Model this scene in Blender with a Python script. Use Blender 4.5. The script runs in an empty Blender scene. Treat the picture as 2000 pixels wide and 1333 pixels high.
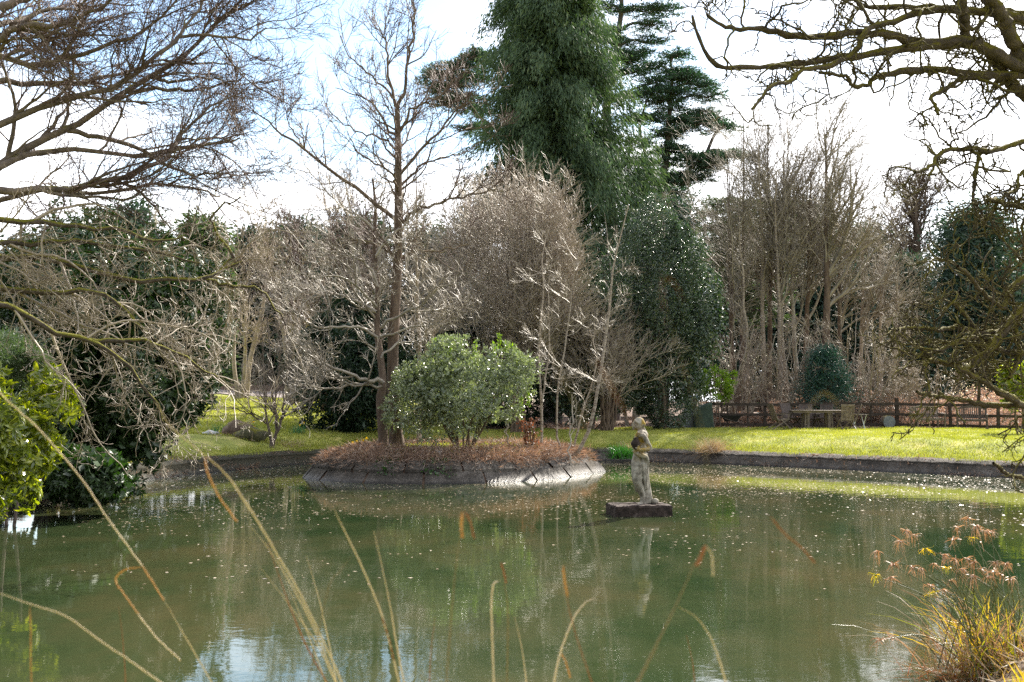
import bpy, math, random
import numpy as np
from mathutils import Vector
R_ = math.radians
rg = np.random.default_rng(7)
random.seed(7)
SC = bpy.context.scene
COL = SC.collection

# ---------------------------------------------------------------- camera, sky, sun, exposure
F = 2222.2                       # focal length in pixels of the 2000 px wide frame
PITCH = math.atan(114 / F)
CAMZ = 2.1
cam = bpy.data.cameras.new('camera')
cam.lens = 40; cam.sensor_width = 36; cam.clip_start = 0.05; cam.clip_end = 2000
cam.dof.use_dof = True; cam.dof.focus_distance = 24; cam.dof.aperture_fstop = 8
camo = bpy.data.objects.new('camera', cam); COL.objects.link(camo)
camo.location = (0, 0, CAMZ); camo.rotation_euler = (R_(90) + PITCH, 0, 0)
SC.camera = camo

SUN_AZ, SUN_EL = R_(33), R_(35)      # azimuth measured from +Y towards +X
sund = Vector((math.sin(SUN_AZ) * math.cos(SUN_EL), math.cos(SUN_AZ) * math.cos(SUN_EL), math.sin(SUN_EL)))
sl = bpy.data.lights.new('sun', 'SUN'); sl.energy = 5.0; sl.angle = R_(0.55); sl.color = (1.0, 0.93, 0.82)
so = bpy.data.objects.new('sun', sl); COL.objects.link(so)
so.rotation_euler = sund.to_track_quat('Z', 'Y').to_euler()
so.location = (30, 60, 60)

w = bpy.data.worlds.new('World'); SC.world = w; w.use_nodes = True
nt = w.node_tree; nt.nodes.clear()
def N(nt, t, **kw):
    n = nt.nodes.new(t)
    for k, v in kw.items():
        if k in n.inputs: n.inputs[k].default_value = v
        else: setattr(n, k, v)
    return n
out = N(nt, 'ShaderNodeOutputWorld'); bg = N(nt, 'ShaderNodeBackground')
sky = N(nt, 'ShaderNodeTexSky', sky_type='NISHITA', sun_disc=False, sun_elevation=SUN_EL, sun_rotation=SUN_AZ)
sky.air_density = 1.1; sky.dust_density = 0.3
bg.inputs['Strength'].default_value = 0.1
tc = N(nt, 'ShaderNodeTexCoord'); sep = N(nt, 'ShaderNodeSeparateXYZ'); L = nt.links.new
L(tc.outputs['Generated'], sep.inputs[0])
zc = N(nt, 'ShaderNodeMath', operation='MAXIMUM'); L(sep.outputs['Z'], zc.inputs[0]); zc.inputs[1].default_value = 0.0
za = N(nt, 'ShaderNodeMath', operation='ADD'); L(zc.outputs[0], za.inputs[0]); za.inputs[1].default_value = 0.18
dx = N(nt, 'ShaderNodeMath', operation='DIVIDE'); L(sep.outputs['X'], dx.inputs[0]); L(za.outputs[0], dx.inputs[1])
dy = N(nt, 'ShaderNodeMath', operation='DIVIDE'); L(sep.outputs['Y'], dy.inputs[0]); L(za.outputs[0], dy.inputs[1])
cb = N(nt, 'ShaderNodeCombineXYZ'); L(dx.outputs[0], cb.inputs[0]); L(dy.outputs[0], cb.inputs[1])
cl = N(nt, 'ShaderNodeTexNoise', Scale=0.9, Detail=7.0, Roughness=0.58); cb_map = N(nt, 'ShaderNodeMapping')
cb_map.inputs['Location'].default_value = (3.1, 1.2, 0); cb_map.inputs['Scale'].default_value = (1.0, 1.35, 1)
L(cb.outputs[0], cb_map.inputs[0]); L(cb_map.outputs[0], cl.inputs['Vector'])
cr = N(nt, 'ShaderNodeValToRGB'); L(cl.outputs['Fac'], cr.inputs[0])
cr.color_ramp.elements[0].position = 0.41; cr.color_ramp.elements[0].color = (0.0, 0.0, 0.0, 1)
cr.color_ramp.elements[1].position = 0.545; cr.color_ramp.elements[1].color = (1, 1, 1, 1)
mx = N(nt, 'ShaderNodeMixRGB'); L(cr.outputs[0], mx.inputs[0]); L(sky.outputs[0], mx.inputs[1])
dt = N(nt, 'ShaderNodeVectorMath', operation='DOT_PRODUCT'); L(tc.outputs['Generated'], dt.inputs[0]); dt.inputs[1].default_value = sund   # clouds glow towards the sun
gl = N(nt, 'ShaderNodeMapRange', interpolation_type='SMOOTHSTEP'); L(dt.outputs['Value'], gl.inputs['Value'])
gl.inputs['From Min'].default_value = -.2; gl.inputs['From Max'].default_value = .75; gl.inputs['To Min'].default_value = 3.1; gl.inputs['To Max'].default_value = 9.5
cc = N(nt, 'ShaderNodeVectorMath', operation='SCALE'); cc.inputs[0].default_value = (1.0, 1.0, 1.035); L(gl.outputs[0], cc.inputs['Scale'])
L(cc.outputs[0], mx.inputs[2])
L(mx.outputs[0], bg.inputs[0]); L(bg.outputs[0], out.inputs[0])

SC.view_settings.view_transform = 'Standard'; SC.view_settings.look = 'None'
SC.view_settings.exposure = 1.62; SC.view_settings.gamma = 1
SC.cycles.use_denoising = False; SC.cycles.denoising_input_passes = 'RGB_ALBEDO_NORMAL'; SC.cycles.denoising_prefilter = 'NONE'
SC.cycles.max_bounces = 6; SC.cycles.diffuse_bounces = 3; SC.cycles.glossy_bounces = 3
SC.cycles.transmission_bounces = 3; SC.cycles.transparent_max_bounces = 6
SC.cycles.sample_clamp_indirect = 2.5; SC.cycles.sample_clamp_direct = 7.0; SC.cycles.caustics_reflective = False; SC.cycles.caustics_refractive = False

# ---------------------------------------------------------------- helpers
def at(px, py, d):
    """pixel of the 2000x1333 photograph + distance along the ground (Y) -> world point"""
    px = np.asarray(px, float); py = np.asarray(py, float)
    cx = (px - 1000) / F; cy = (666.5 - py) / F
    c, s = math.cos(PITCH), math.sin(PITCH)
    vy = c - cy * s; vz = s + cy * c
    k = d / vy
    return np.stack([cx * k, vy * k, CAMZ + vz * k], -1)
def nrm(v):
    return v / np.maximum(np.linalg.norm(v, axis=-1, keepdims=True), 1e-9)
def perp_to(t, r):
    return nrm(r - t * (r * t).sum(-1, keepdims=True))

class Mesh:
    """collects quads; build() links them as ONE mesh object"""
    def __init__(s): s.v = []; s.q = []; s.n = 0
    def add(s, v, q):
        v = np.asarray(v, float).reshape(-1, 3); q = np.asarray(q, np.int64).reshape(-1, 4)
        s.v.append(v); s.q.append(q + s.n); s.n += len(v); return s
    def build(s, name, mat, parent=None, smooth=True, origin=None):
        v = np.concatenate(s.v); q = np.concatenate(s.q)
        if origin is not None: v = v - np.asarray(origin)
        elif parent is not None: v = v - np.asarray(parent['o_'])
        me = bpy.data.meshes.new(name)
        me.vertices.add(len(v)); me.vertices.foreach_set('co', v.astype(np.float32).ravel())
        me.loops.add(q.size); me.loops.foreach_set('vertex_index', q.astype(np.int32).ravel())
        me.polygons.add(len(q)); me.polygons.foreach_set('loop_start', np.arange(0, q.size, 4, dtype=np.int32))
        me.polygons.foreach_set('use_smooth', np.full(len(q), smooth, dtype=bool))
        me.update(calc_edges=True)
        me.materials.append(mat)
        o = bpy.data.objects.new(name, me); COL.objects.link(o)
        if parent is not None: o.parent = parent
        elif origin is not None: o.location = origin
        return o

def thing(name, label, cat, loc=(0, 0, 0), group=None):
    o = bpy.data.objects.new(name, None); COL.objects.link(o)
    o.location = [float(x) for x in loc]; o['label'] = label; o['category'] = cat
    if group: o['group'] = group
    o.empty_display_size = 0.2
    ORIG[o.name] = tuple(float(x) for x in loc)
    return P_(o)
ORIG = {}
class P_:
    """thin wrapper carrying the world origin of a thing"""
    def __init__(s, o): s.o = o
    def __getitem__(s, k): return ORIG[s.o.name]
def part(m, name, mat, t, smooth=True, kind=None):
    v = t.o if isinstance(t, P_) else t
    o = m.build(name, mat, None, smooth, origin=ORIG[v.name] if v.name in ORIG else None)
    o.location = (0, 0, 0); o.parent = v
    ORIG.setdefault(o.name, ORIG.get(v.name, (0, 0, 0)))
    if kind: o['kind'] = kind
    return o
def tag(o, label, cat, group=None):
    o['label'] = label; o['category'] = cat
    if group: o['group'] = group
    return o
def struct(o, kind='structure'):
    o['kind'] = kind; return o

def tubes(m, P, Rr, S=4, flat=1.0):
    """P (N,K,3) polylines, Rr (N,K) radii -> tube quads"""
    P = np.asarray(P, float); Rr = np.asarray(Rr, float)
    if P.ndim == 2: P = P[None]; Rr = Rr[None]
    n, K = P.shape[:2]
    T = np.empty_like(P); T[:, 1:-1] = P[:, 2:] - P[:, :-2]; T[:, 0] = P[:, 1] - P[:, 0]; T[:, -1] = P[:, -1] - P[:, -2]
    T = nrm(T)
    mean = nrm(P[:, -1] - P[:, 0])
    ref = np.cross(mean, np.array([0.31, 0.52, 0.79])); ref = nrm(ref)
    u = perp_to(T, np.repeat(ref[:, None], K, 1)); v = np.cross(T, u)
    a = np.arange(S) * 2 * math.pi / S
    ring = P[:, :, None] + Rr[:, :, None, None] * (u[:, :, None] * np.cos(a)[None, None, :, None] + v[:, :, None] * np.sin(a)[None, None, :, None] * flat)
    idx = np.arange(n * K * S).reshape(n, K, S)
    q = np.stack([idx[:, :-1], np.roll(idx[:, :-1], -1, 2), np.roll(idx[:, 1:], -1, 2), idx[:, 1:]], -1)
    m.add(ring.reshape(-1, 3), q.reshape(-1, 4)); return m

def plen(P): return np.linalg.norm(np.diff(P, axis=1), axis=2).sum(1)
def grow(par, n, L, ang=(30, 65), K=6, t=(.12, 1), wig=.16, up=0., taper=.62, cap=.03, tip=.004, planar=0., rel=False, bias=None, out=None, jit=(.45, 1.25), kink=0):
    """sprout n child polylines from parents"""
    P, Rr = par; N_, Kp = P.shape[:2]; ln = plen(P)
    i = rg.choice(N_, n, p=ln / ln.sum()); tt = rg.uniform(t[0], t[1], n)
    f = tt * (Kp - 1); k = np.minimum(f.astype(int), Kp - 2); w_ = (f - k)[:, None]
    a, b = P[i, k], P[i, k + 1]; pos = a * (1 - w_) + b * w_; tan = nrm(b - a)
    rad = Rr[i, k] * (1 - w_[:, 0]) + Rr[i, k + 1] * w_[:, 0]
    rnd = rg.normal(size=(n, 3))
    if out is not None:                        # push away from a vertical axis
        o_ = pos - np.asarray(out); o_[:, 2] = 0; rnd = rnd * .7 + nrm(o_)
    rnd[:, 2] *= (1 - planar)
    if bias is not None: rnd = rnd + np.asarray(bias)
    pp = perp_to(tan, rnd); an = np.radians(rg.uniform(ang[0], ang[1], n))[:, None]
    d = tan * np.cos(an) + pp * np.sin(an)
    l = L * rg.uniform(jit[0], jit[1], n) * (1.2 - .6 * tt)
    if rel: l = l * ln[i]
    st = (l / (K - 1))[:, None]; pts = [pos]
    for j in range(1, K):
        d = nrm(d + rg.normal(size=(n, 3)) * wig * (1, 1, 1 - .6 * planar) + np.array([0, 0, up]))
        pos = pos + d * st; pts.append(pos)
    r0 = np.minimum(rad * taper, l * cap); r0 = np.maximum(r0, tip)
    s = np.linspace(0, 1, K)[None]
    return np.stack(pts, 1), r0[:, None] * (1 - s) + tip * s
def smooth_poly(pts, K):
    """Catmull-Rom resample of one polyline to K points"""
    p = np.asarray(pts, float); p = np.concatenate([[2 * p[0] - p[1]], p, [2 * p[-1] - p[-2]]])
    n = len(p) - 3; u = np.linspace(0, n, K); i = np.minimum(u.astype(int), n - 1); f = (u - i)[:, None]
    a, b, c, d = p[i], p[i + 1], p[i + 2], p[i + 3]
    return .5 * (2 * b + (c - a) * f + (2 * a - 5 * b + 4 * c - d) * f ** 2 + (3 * b - a - 3 * c + d) * f ** 3)
def guided(lst, K=14, wob=.0):
    """limbs given as (pixels [(x,y)..], depth0, depth1, r0, r1) -> polylines"""
    Ps, Rs = [], []
    for px, d0, d1, r0, r1 in lst:
        px = np.array(px, float); s = np.linspace(0, 1, len(px)) 
        P = np.stack([at(a, b, d0 + (d1 - d0) * q) for (a, b), q in zip(px, s)])
        P = smooth_poly(P, K); P[1:-1] += rg.normal(size=(K - 2, 3)) * wob
        Ps.append(P); Rs.append(np.linspace(r0, r1, K))
    return np.array(Ps), np.array(Rs)
def join(*g):
    K = max(x[0].shape[1] for x in g)
    assert all(x[0].shape[1] == K for x in g); return np.concatenate([x[0] for x in g]), np.concatenate([x[1] for x in g])

def leaves(m, pos, d, L, W, n=None, fold=0., ell=False):
    """diamond (or longer ellipse) leaf faces: pos, direction d, length L, width W"""
    k = len(pos); d = nrm(d); L = np.broadcast_to(L, (k,))[:, None]; W = np.broadcast_to(W, (k,))[:, None]
    r = rg.normal(size=(k, 3)) if n is None else n
    nn = perp_to(d, r); s = np.cross(d, nn)
    if ell:
        v = np.stack([pos, pos + d * L * .33 + s * W * .5, pos + d * L * .72 + s * W * .36 - nn * fold * L, pos + d * L - nn * fold * L * 2.2,
                      pos + d * L * .72 - s * W * .36 - nn * fold * L, pos + d * L * .33 - s * W * .5], 1)
        b = np.arange(k)[:, None] * 6
        q = np.concatenate([b + [0, 1, 2, 5], b + [2, 3, 4, 5]], 1)
        # midrib fold kept simple: two quads sharing the waist
        m.add(v.reshape(-1, 3), q.reshape(-1, 4))
    else:
        v = np.stack([pos, pos + d * L * .45 + s * W * .5, pos + d * L - nn * fold * L, pos + d * L * .45 - s * W * .5], 1)
        m.add(v.reshape(-1, 3), np.arange(4 * k).reshape(-1, 4))
    return m
def dirs(n):
    return nrm(rg.normal(size=(n, 3)))

def bar(m, a, b, w_, t_, up=(0, 0, 1)):
    """box from a to b, width w_ (sideways) and thickness t_ (along up)"""
    a = np.asarray(a, float); b = np.asarray(b, float); d = nrm(b - a); u = np.asarray(up, float)
    if abs(np.dot(d, u)) > .98: u = np.array([0, 1., 0])
    s = nrm(np.cross(d, u)); n_ = np.cross(s, d)
    v = [p + s * sx * w_ / 2 + n_ * sy * t_ / 2 for p in (a, b) for sx, sy in ((-1, -1), (1, -1), (1, 1), (-1, 1))]
    m.add(v, [[0, 1, 2, 3], [7, 6, 5, 4], [0, 4, 5, 1], [1, 5, 6, 2], [2, 6, 7, 3], [3, 7, 4, 0]]); return m
def box(m, c, s, rz=0):
    c = np.asarray(c, float); x = np.array([math.cos(rz), math.sin(rz), 0]) * s[0] / 2
    return bar(m, c - x, c + x, s[1], s[2])
# ---------------------------------------------------------------- materials
def newmat(name):
    m = bpy.data.materials.new(name); m.use_nodes = True; t = m.node_tree; t.nodes.clear()
    return m, t, t.links.new
def ramp(t, fac, cols):
    r = t.nodes.new('ShaderNodeValToRGB'); e = r.color_ramp.elements
    for i, (p, c) in enumerate(cols):
        x = e[i] if i < 2 else e.new(p)
        x.position = p; x.color = (*c, 1)
    t.links.new(fac, r.inputs[0]); return r.outputs[0]
def noise(t, scale, detail=4, rough=.55, vec=None, sc=None):
    n = N(t, 'ShaderNodeTexNoise', Scale=scale, Detail=detail, Roughness=rough)
    g = t.nodes.new('ShaderNodeNewGeometry'); src = g.outputs['Position']
    if sc:
        mp = t.nodes.new('ShaderNodeMapping'); mp.inputs['Scale'].default_value = sc
        t.links.new(src, mp.inputs[0]); src = mp.outputs[0]
    t.links.new(src, n.inputs['Vector']); return n.outputs['Fac']
def mixc(t, f, a, b):
    m = t.nodes.new('ShaderNodeMixRGB')
    for k, x in zip((0, 1, 2), (f, a, b)):
        if hasattr(x, 'is_output'): t.links.new(x, m.inputs[k])
        elif k == 0: m.inputs[0].default_value = x
        else: m.inputs[k].default_value = (*x, 1)
    return m.outputs[0]
def surf(name, cols, scale=6, rough=.85, bump=.3, bscale=30, moss=0, mosscol=(.14, .13, .012), spec=.3, dist=.02, sc=None, mscale=3.0):
    m, t, L = newmat(name)
    o = t.nodes.new('ShaderNodeOutputMaterial'); p = t.nodes.new('ShaderNodeBsdfPrincipled'); L(p.outputs[0], o.inputs[0])
    c = ramp(t, noise(t, scale, 5, .6, sc=sc), cols)
    if moss:
        g = t.nodes.new('ShaderNodeNewGeometry'); s = t.nodes.new('ShaderNodeSeparateXYZ'); L(g.outputs['Normal'], s.inputs[0])
        a = N(t, 'ShaderNodeMath', operation='MULTIPLY_ADD'); L(s.outputs['Z'], a.inputs[0]); a.inputs[1].default_value = .3; L(noise(t, mscale, 5, .6), a.inputs[2])
        r = ramp(t, a.outputs[0], [(0.78 - moss * .4, (0, 0, 0)), (0.92 - moss * .4, (1, 1, 1))])
        c = mixc(t, r, c, mosscol)
    L(c, p.inputs['Base Color']); p.inputs['Roughness'].default_value = rough; p.inputs['Specular IOR Level'].default_value = spec
    if bump:
        b = N(t, 'ShaderNodeBump', Strength=bump, Distance=dist); L(noise(t, bscale, 4, .6), b.inputs['Height']); L(b.outputs[0], p.inputs['Normal'])
    return m
def leafmat(name, cols, rough=.4, trans=.35, tcol=(.3, .45, .05), spec=.5, big=.35):
    """cols: colours picked per leaf; tcol: light passing through"""
    m, t, L = newmat(name)
    o = t.nodes.new('ShaderNodeOutputMaterial'); p = t.nodes.new('ShaderNodeBsdfPrincipled')
    g = t.nodes.new('ShaderNodeNewGeometry')
    n = noise(t, .7, 3)
    a = N(t, 'ShaderNodeMath', operation='MULTIPLY_ADD'); L(g.outputs['Random Per Island'], a.inputs[0]); a.inputs[1].default_value = 1 - big
    b = N(t, 'ShaderNodeMath', operation='MULTIPLY'); L(n, b.inputs[0]); b.inputs[1].default_value = big; L(b.outputs[0], a.inputs[2])
    c = ramp(t, a.outputs[0], cols)
    L(c, p.inputs['Base Color']); p.inputs['Roughness'].default_value = rough; p.inputs['Specular IOR Level'].default_value = spec
    tr = t.nodes.new('ShaderNodeBsdfTranslucent'); tm = t.nodes.new('ShaderNodeMixRGB'); tm.blend_type = 'MULTIPLY'; tm.inputs[0].default_value = 1
    k = max(max(x[1]) for x in cols)
    L(c, tm.inputs[1]); tm.inputs[2].default_value = (*[min(1.6, x / k) for x in tcol], 1)
    L(tm.outputs[0], tr.inputs[0])
    mx = t.nodes.new('ShaderNodeMixShader'); mx.inputs[0].default_value = trans
    L(p.outputs[0], mx.inputs[1]); L(tr.outputs[0], mx.inputs[2]); L(mx.outputs[0], o.inputs[0]); return m

M = {}
M['bark_brown'] = surf('bark_brown', [(.3, (.075, .05, .036)), (.7, (.19, .14, .105))], 9, bump=.7, bscale=26, moss=.12, sc=(1, 1, .3), spec=.2)
M['bark_dark'] = surf('bark_dark', [(.3, (.07, .055, .045)), (.7, (.20, .155, .125))], 9, bump=.6, moss=.2, spec=.25)
M['twig_dark'] = surf('twig_dark', [(.3, (.06, .036, .028)), (.7, (.15, .095, .075))], 5, bump=0, spec=.35, rough=.6)
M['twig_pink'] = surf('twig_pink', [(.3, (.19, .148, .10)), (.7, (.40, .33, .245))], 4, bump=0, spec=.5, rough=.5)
M['twig_grey'] = surf('twig_grey', [(.3, (.18, .15, .11)), (.7, (.41, .355, .28))], 4, bump=0, spec=.5, rough=.5)
M['twig_far'] = surf('twig_far', [(.3, (.20, .16, .12)), (.7, (.40, .33, .26))], 2, bump=0, spec=.3, rough=.7)
M['twig_grove'] = surf('twig_grove', [(.3, (.14, .12, .088)), (.7, (.35, .30, .235))], 2, bump=0, spec=.4, rough=.6)
M['twig_dome'] = surf('twig_beige', [(.3, (.22, .18, .14)), (.7, (.46, .39, .32))], 4, bump=0, spec=.5, rough=.5)
M['birch'] = surf('birch_bark', [(.36, (.10, .075, .055)), (.48, (.30, .245, .195)), (.8, (.46, .395, .33))], 6, bump=.2, sc=(1, 1, 3), spec=.4)
M['mossy'] = surf('mossy_bark', [(.3, (.045, .035, .03)), (.7, (.13, .10, .08))], 12, bump=1, bscale=60, moss=.75, mosscol=(.13, .11, .015), spec=.2, mscale=7, dist=.03)
M['mossy_heavy'] = surf('mossy_limb_bark', [(.3, (.05, .04, .03)), (.7, (.13, .10, .08))], 12, bump=1, bscale=60, moss=.68, mosscol=(.17, .16, .02), spec=.2, dist=.03)
M['cedar_bark'] = surf('cedar_bark', [(.3, (.06, .05, .048)), (.7, (.15, .125, .115))], 5, bump=.4, spec=.2)
M['laurel'] = leafmat('laurel_leaf', [(.1, (.06, .095, .016)), (.5, (.18, .225, .026)), (.9, (.40, .42, .06))], .26, .5, (.55, .56, .06), .8)
M['rhodo'] = leafmat('rhododendron_leaf', [(.1, (.015, .032, .012)), (.8, (.05, .09, .025)), (1, (.10, .13, .04))], .4, .2, (.1, .16, .02), .5)
M['holly'] = leafmat('holly_leaf', [(.1, (.03, .058, .042)), (.6, (.075, .12, .075)), (.85, (.2, .23, .14)), (1, (.42, .42, .3))], .3, .28, (.12, .2, .05), .9)
M['viburnum'] = leafmat('viburnum_leaf', [(.1, (.11, .145, .085)), (.6, (.30, .34, .21)), (1, (.56, .58, .36))], .3, .35, (.40, .46, .2), 1.0)
M['shoot'] = leafmat('fresh_shoot_leaf', [(.1, (.16, .26, .03)), (1, (.26, .36, .05))], .35, .5, (.36, .42, .05), .5)
M['cypress'] = leafmat('cypress_foliage', [(.1, (.042, .075, .050)), (.6, (.09, .14, .08)), (1, (.22, .25, .13))], .65, .28, (.2, .24, .09), .2, .5)  # greens lightened to stand in for haze, which is not built
M['cedar'] = leafmat('cedar_needles', [(.1, (.035, .075, .055)), (.7, (.08, .145, .09)), (1, (.16, .21, .10))], .5, .3, (.08, .16, .06), .4, .5)  # needle colours also carry some of the missing haze
M['yew'] = leafmat('yew_foliage', [(.1, (.008, .022, .010)), (.8, (.022, .05, .02)), (1, (.05, .08, .03))], .5, .12, (.05, .09, .02), .4)
M['pine'] = leafmat('far_conifer_foliage', [(.1, (.035, .065, .05)), (.8, (.08, .125, .09)), (1, (.15, .18, .10))], .55, .2, (.1, .16, .07), .4, .5)  # softening of distance by haze put into these paler greens
M['pine_pale'] = leafmat('pale_conifer_foliage', [(.1, (.05, .08, .04)), (.8, (.10, .14, .07)), (1, (.17, .2, .1))], .55, .3, (.18, .22, .08), .4, .5)
M['bush_blue'] = leafmat('blue_conifer_foliage', [(.1, (.02, .06, .05)), (.8, (.05, .12, .09)), (1, (.22, .28, .2))], .45, .2, (.12, .24, .14), .5)
M['fern_brown'] = leafmat('dead_fern', [(.1, (.13, .08, .055)), (.6, (.33, .24, .18)), (1, (.60, .50, .41))], .6, .35, (.5, .36, .26), .3)
M['bracken'] = leafmat('dead_bracken', [(.1, (.17, .125, .095)), (.6, (.37, .295, .235)), (1, (.56, .49, .41))], .6, .4, (.6, .42, .33), .3)
M['straw'] = leafmat('straw', [(.1, (.25, .18, .11)), (1, (.55, .45, .32))], .6, .35, (.5, .4, .25), .3)
M['rust_leaf'] = leafmat('rust_leaf', [(.1, (.17, .08, .045)), (1, (.42, .23, .14))], .5, .3, (.42, .24, .14), .3)
M['grass'] = leafmat('grass_blade', [(.05, (.15, .17, .03)), (.5, (.34, .36, .075)), (.8, (.48, .46, .14)), (1, (.60, .54, .30))], .55, .38, (.56, .58, .16), .35, .6)
M['grass_dark'] = leafmat('sedge_tuft', [(.1, (.03, .09, .02)), (1, (.08, .18, .04))], .4, .3, (.1, .25, .04), .4)
M['daffodil'] = leafmat('daffodil_petal', [(.1, (.75, .55, .02)), (1, (.85, .68, .05))], .5, .4, (.9, .7, .05), .3)
M['daff_leaf'] = leafmat('daffodil_leaf', [(.1, (.04, .12, .05)), (1, (.08, .2, .08))], .4, .3, (.12, .28, .08), .4)
M['ivy'] = leafmat('ivy_leaf', [(.1, (.02, .06, .015)), (.8, (.06, .13, .03)), (1, (.2, .26, .06))], .3, .3, (.2, .3, .04), .5)
M['float_leaf'] = leafmat('floating_leaf', [(.1, (.20, .16, .10)), (.6, (.45, .36, .25)), (1, (.7, .6, .45))], .3, .1, (.5, .4, .3), .7)
M['reed'] = leafmat('dry_reed', [(.0, (.50, .37, .24)), (1, (.72, .57, .40))], .5, .12, (.6, .45, .22), .3)
M['reed_orange'] = leafmat('orange_reed', [(.0, (.40, .20, .06)), (1, (.56, .32, .11))], .5, .25, (.6, .33, .08), .3)
M['reed_brown'] = leafmat('brown_reed', [(.0, (.20, .09, .04)), (1, (.30, .15, .07))], .5, .3, (.5, .22, .08), .3)
M['reed_olive'] = leafmat('olive_reed', [(.0, (.17, .14, .07)), (1, (.25, .2, .1))], .5, .3, (.3, .25, .1), .3)
M['sedge_leaf'] = leafmat('sedge_leaf', [(.05, (.10, .15, .025)), (.3, (.28, .30, .04)), (.6, (.58, .42, .08)), (1, (.56, .29, .10))], .4, .5, (.6, .6, .04), .4)
M['sedge_stem'] = leafmat('sedge_stem', [(.05, (.04, .07, .015)), (1, (.13, .14, .04))], .35, .15, (.2, .2, .05), .6)
M['sedge_head'] = leafmat('sedge_head', [(.05, (.30, .16, .085)), (.6, (.50, .32, .19)), (1, (.66, .56, .44))], .45, .3, (.55, .38, .24), .3)
M['teak'] = surf('weathered_teak', [(.3, (.08, .06, .045)), (.7, (.21, .165, .13))], 8, bump=.3, sc=(1, 1, 1), spec=.4, rough=.6)
M['teak_dark'] = surf('dark_weathered_wood', [(.3, (.055, .042, .035)), (.7, (.13, .10, .085))], 8, bump=.3, spec=.3, rough=.7)
M['fence'] = surf('fence_timber', [(.3, (.03, .024, .019)), (.7, (.085, .068, .055))], 7, bump=.3, moss=.0, spec=.1, rough=.9)
M['plastic_white'] = surf('white_painted_wood', [(.3, (.42, .44, .44)), (.7, (.6, .62, .6))], 5, bump=.05, rough=.5)
M['tarp'] = surf('dark_green_cover', [(.3, (.018, .035, .024)), (.7, (.045, .075, .05))], 4, bump=.4, bscale=9, rough=.5, dist=.05)
M['bin'] = surf('grey_plastic', [(.3, (.10, .115, .13)), (.7, (.2, .22, .24))], 6, bump=.1, rough=.35)
M['blue'] = surf('blue_plastic', [(.3, (.03, .11, .22)), (.7, (.05, .18, .36))], 6, bump=0, rough=.4)
M['black'] = surf('black_rubber', [(.3, (.012, .012, .013)), (.7, (.03, .03, .03))], 6, bump=.1, rough=.6)
M['stone'] = surf('statue_stone', [(.30, (.10, .09, .07)), (.5, (.27, .24, .19)), (.72, (.46, .43, .36))], 11, bump=1, bscale=45, moss=.0, spec=.2, dist=.01)
M['plinth'] = surf('plinth_stone', [(.3, (.022, .017, .014)), (.6, (.065, .046, .038)), (.9, (.24, .2, .175))], 7, bump=.9, bscale=25, spec=.2)
M['rock'] = surf('pale_rock', [(.3, (.34, .34, .33)), (.7, (.6, .6, .58))], 9, bump=.4)
M['rock_dark'] = surf('mossy_rock', [(.3, (.05, .05, .03)), (.7, (.14, .13, .07))], 5, bump=.6, moss=.3)
M['sign'] = surf('faded_sign_plate', [(.3, (.42, .46, .48)), (.7, (.58, .62, .62))], 12, bump=0, rough=.4)
M['wall_far'] = surf('far_building_wall', [(.3, (.55, .57, .6)), (.7, (.7, .72, .74))], 1, bump=0)
M['roof_far'] = surf('far_roof', [(.3, (.16, .12, .11)), (.7, (.24, .19, .17))], 2, bump=.1)
M['glass_far'] = surf('far_window_glass', [(.3, (.03, .035, .04)), (.7, (.05, .06, .07))], 1, bump=0, rough=.1, spec=.6)
M['path'] = surf('path_gravel', [(.3, (.16, .13, .12)), (.7, (.27, .23, .21))], 3, bump=.3)

# yellow lichen tint on the statue
def statue_mat():
    m = M['stone']; t = m.node_tree; L = t.links.new
    p = next(n for n in t.nodes if n.type == 'BSDF_PRINCIPLED'); src = p.inputs['Base Color'].links[0].from_socket
    r = ramp(t, noise(t, 5.0, 4, .6), [(.48, (0, 0, 0)), (.58, (1, 1, 1))])
    g = t.nodes.new('ShaderNodeNewGeometry'); s = t.nodes.new('ShaderNodeSeparateXYZ'); L(g.outputs['Position'], s.inputs[0])
    b = N(t, 'ShaderNodeMapRange'); b.inputs['From Min'].default_value = .95; b.inputs['From Max'].default_value = 1.25; L(s.outputs['Z'], b.inputs[0])
    mu = N(t, 'ShaderNodeMath', operation='MULTIPLY'); L(r, mu.inputs[0]); L(b.outputs[0], mu.inputs[1])
    L(mixc(t, mu.outputs[0], src, (.30, .20, .035)), p.inputs['Base Color'])
statue_mat()

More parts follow.
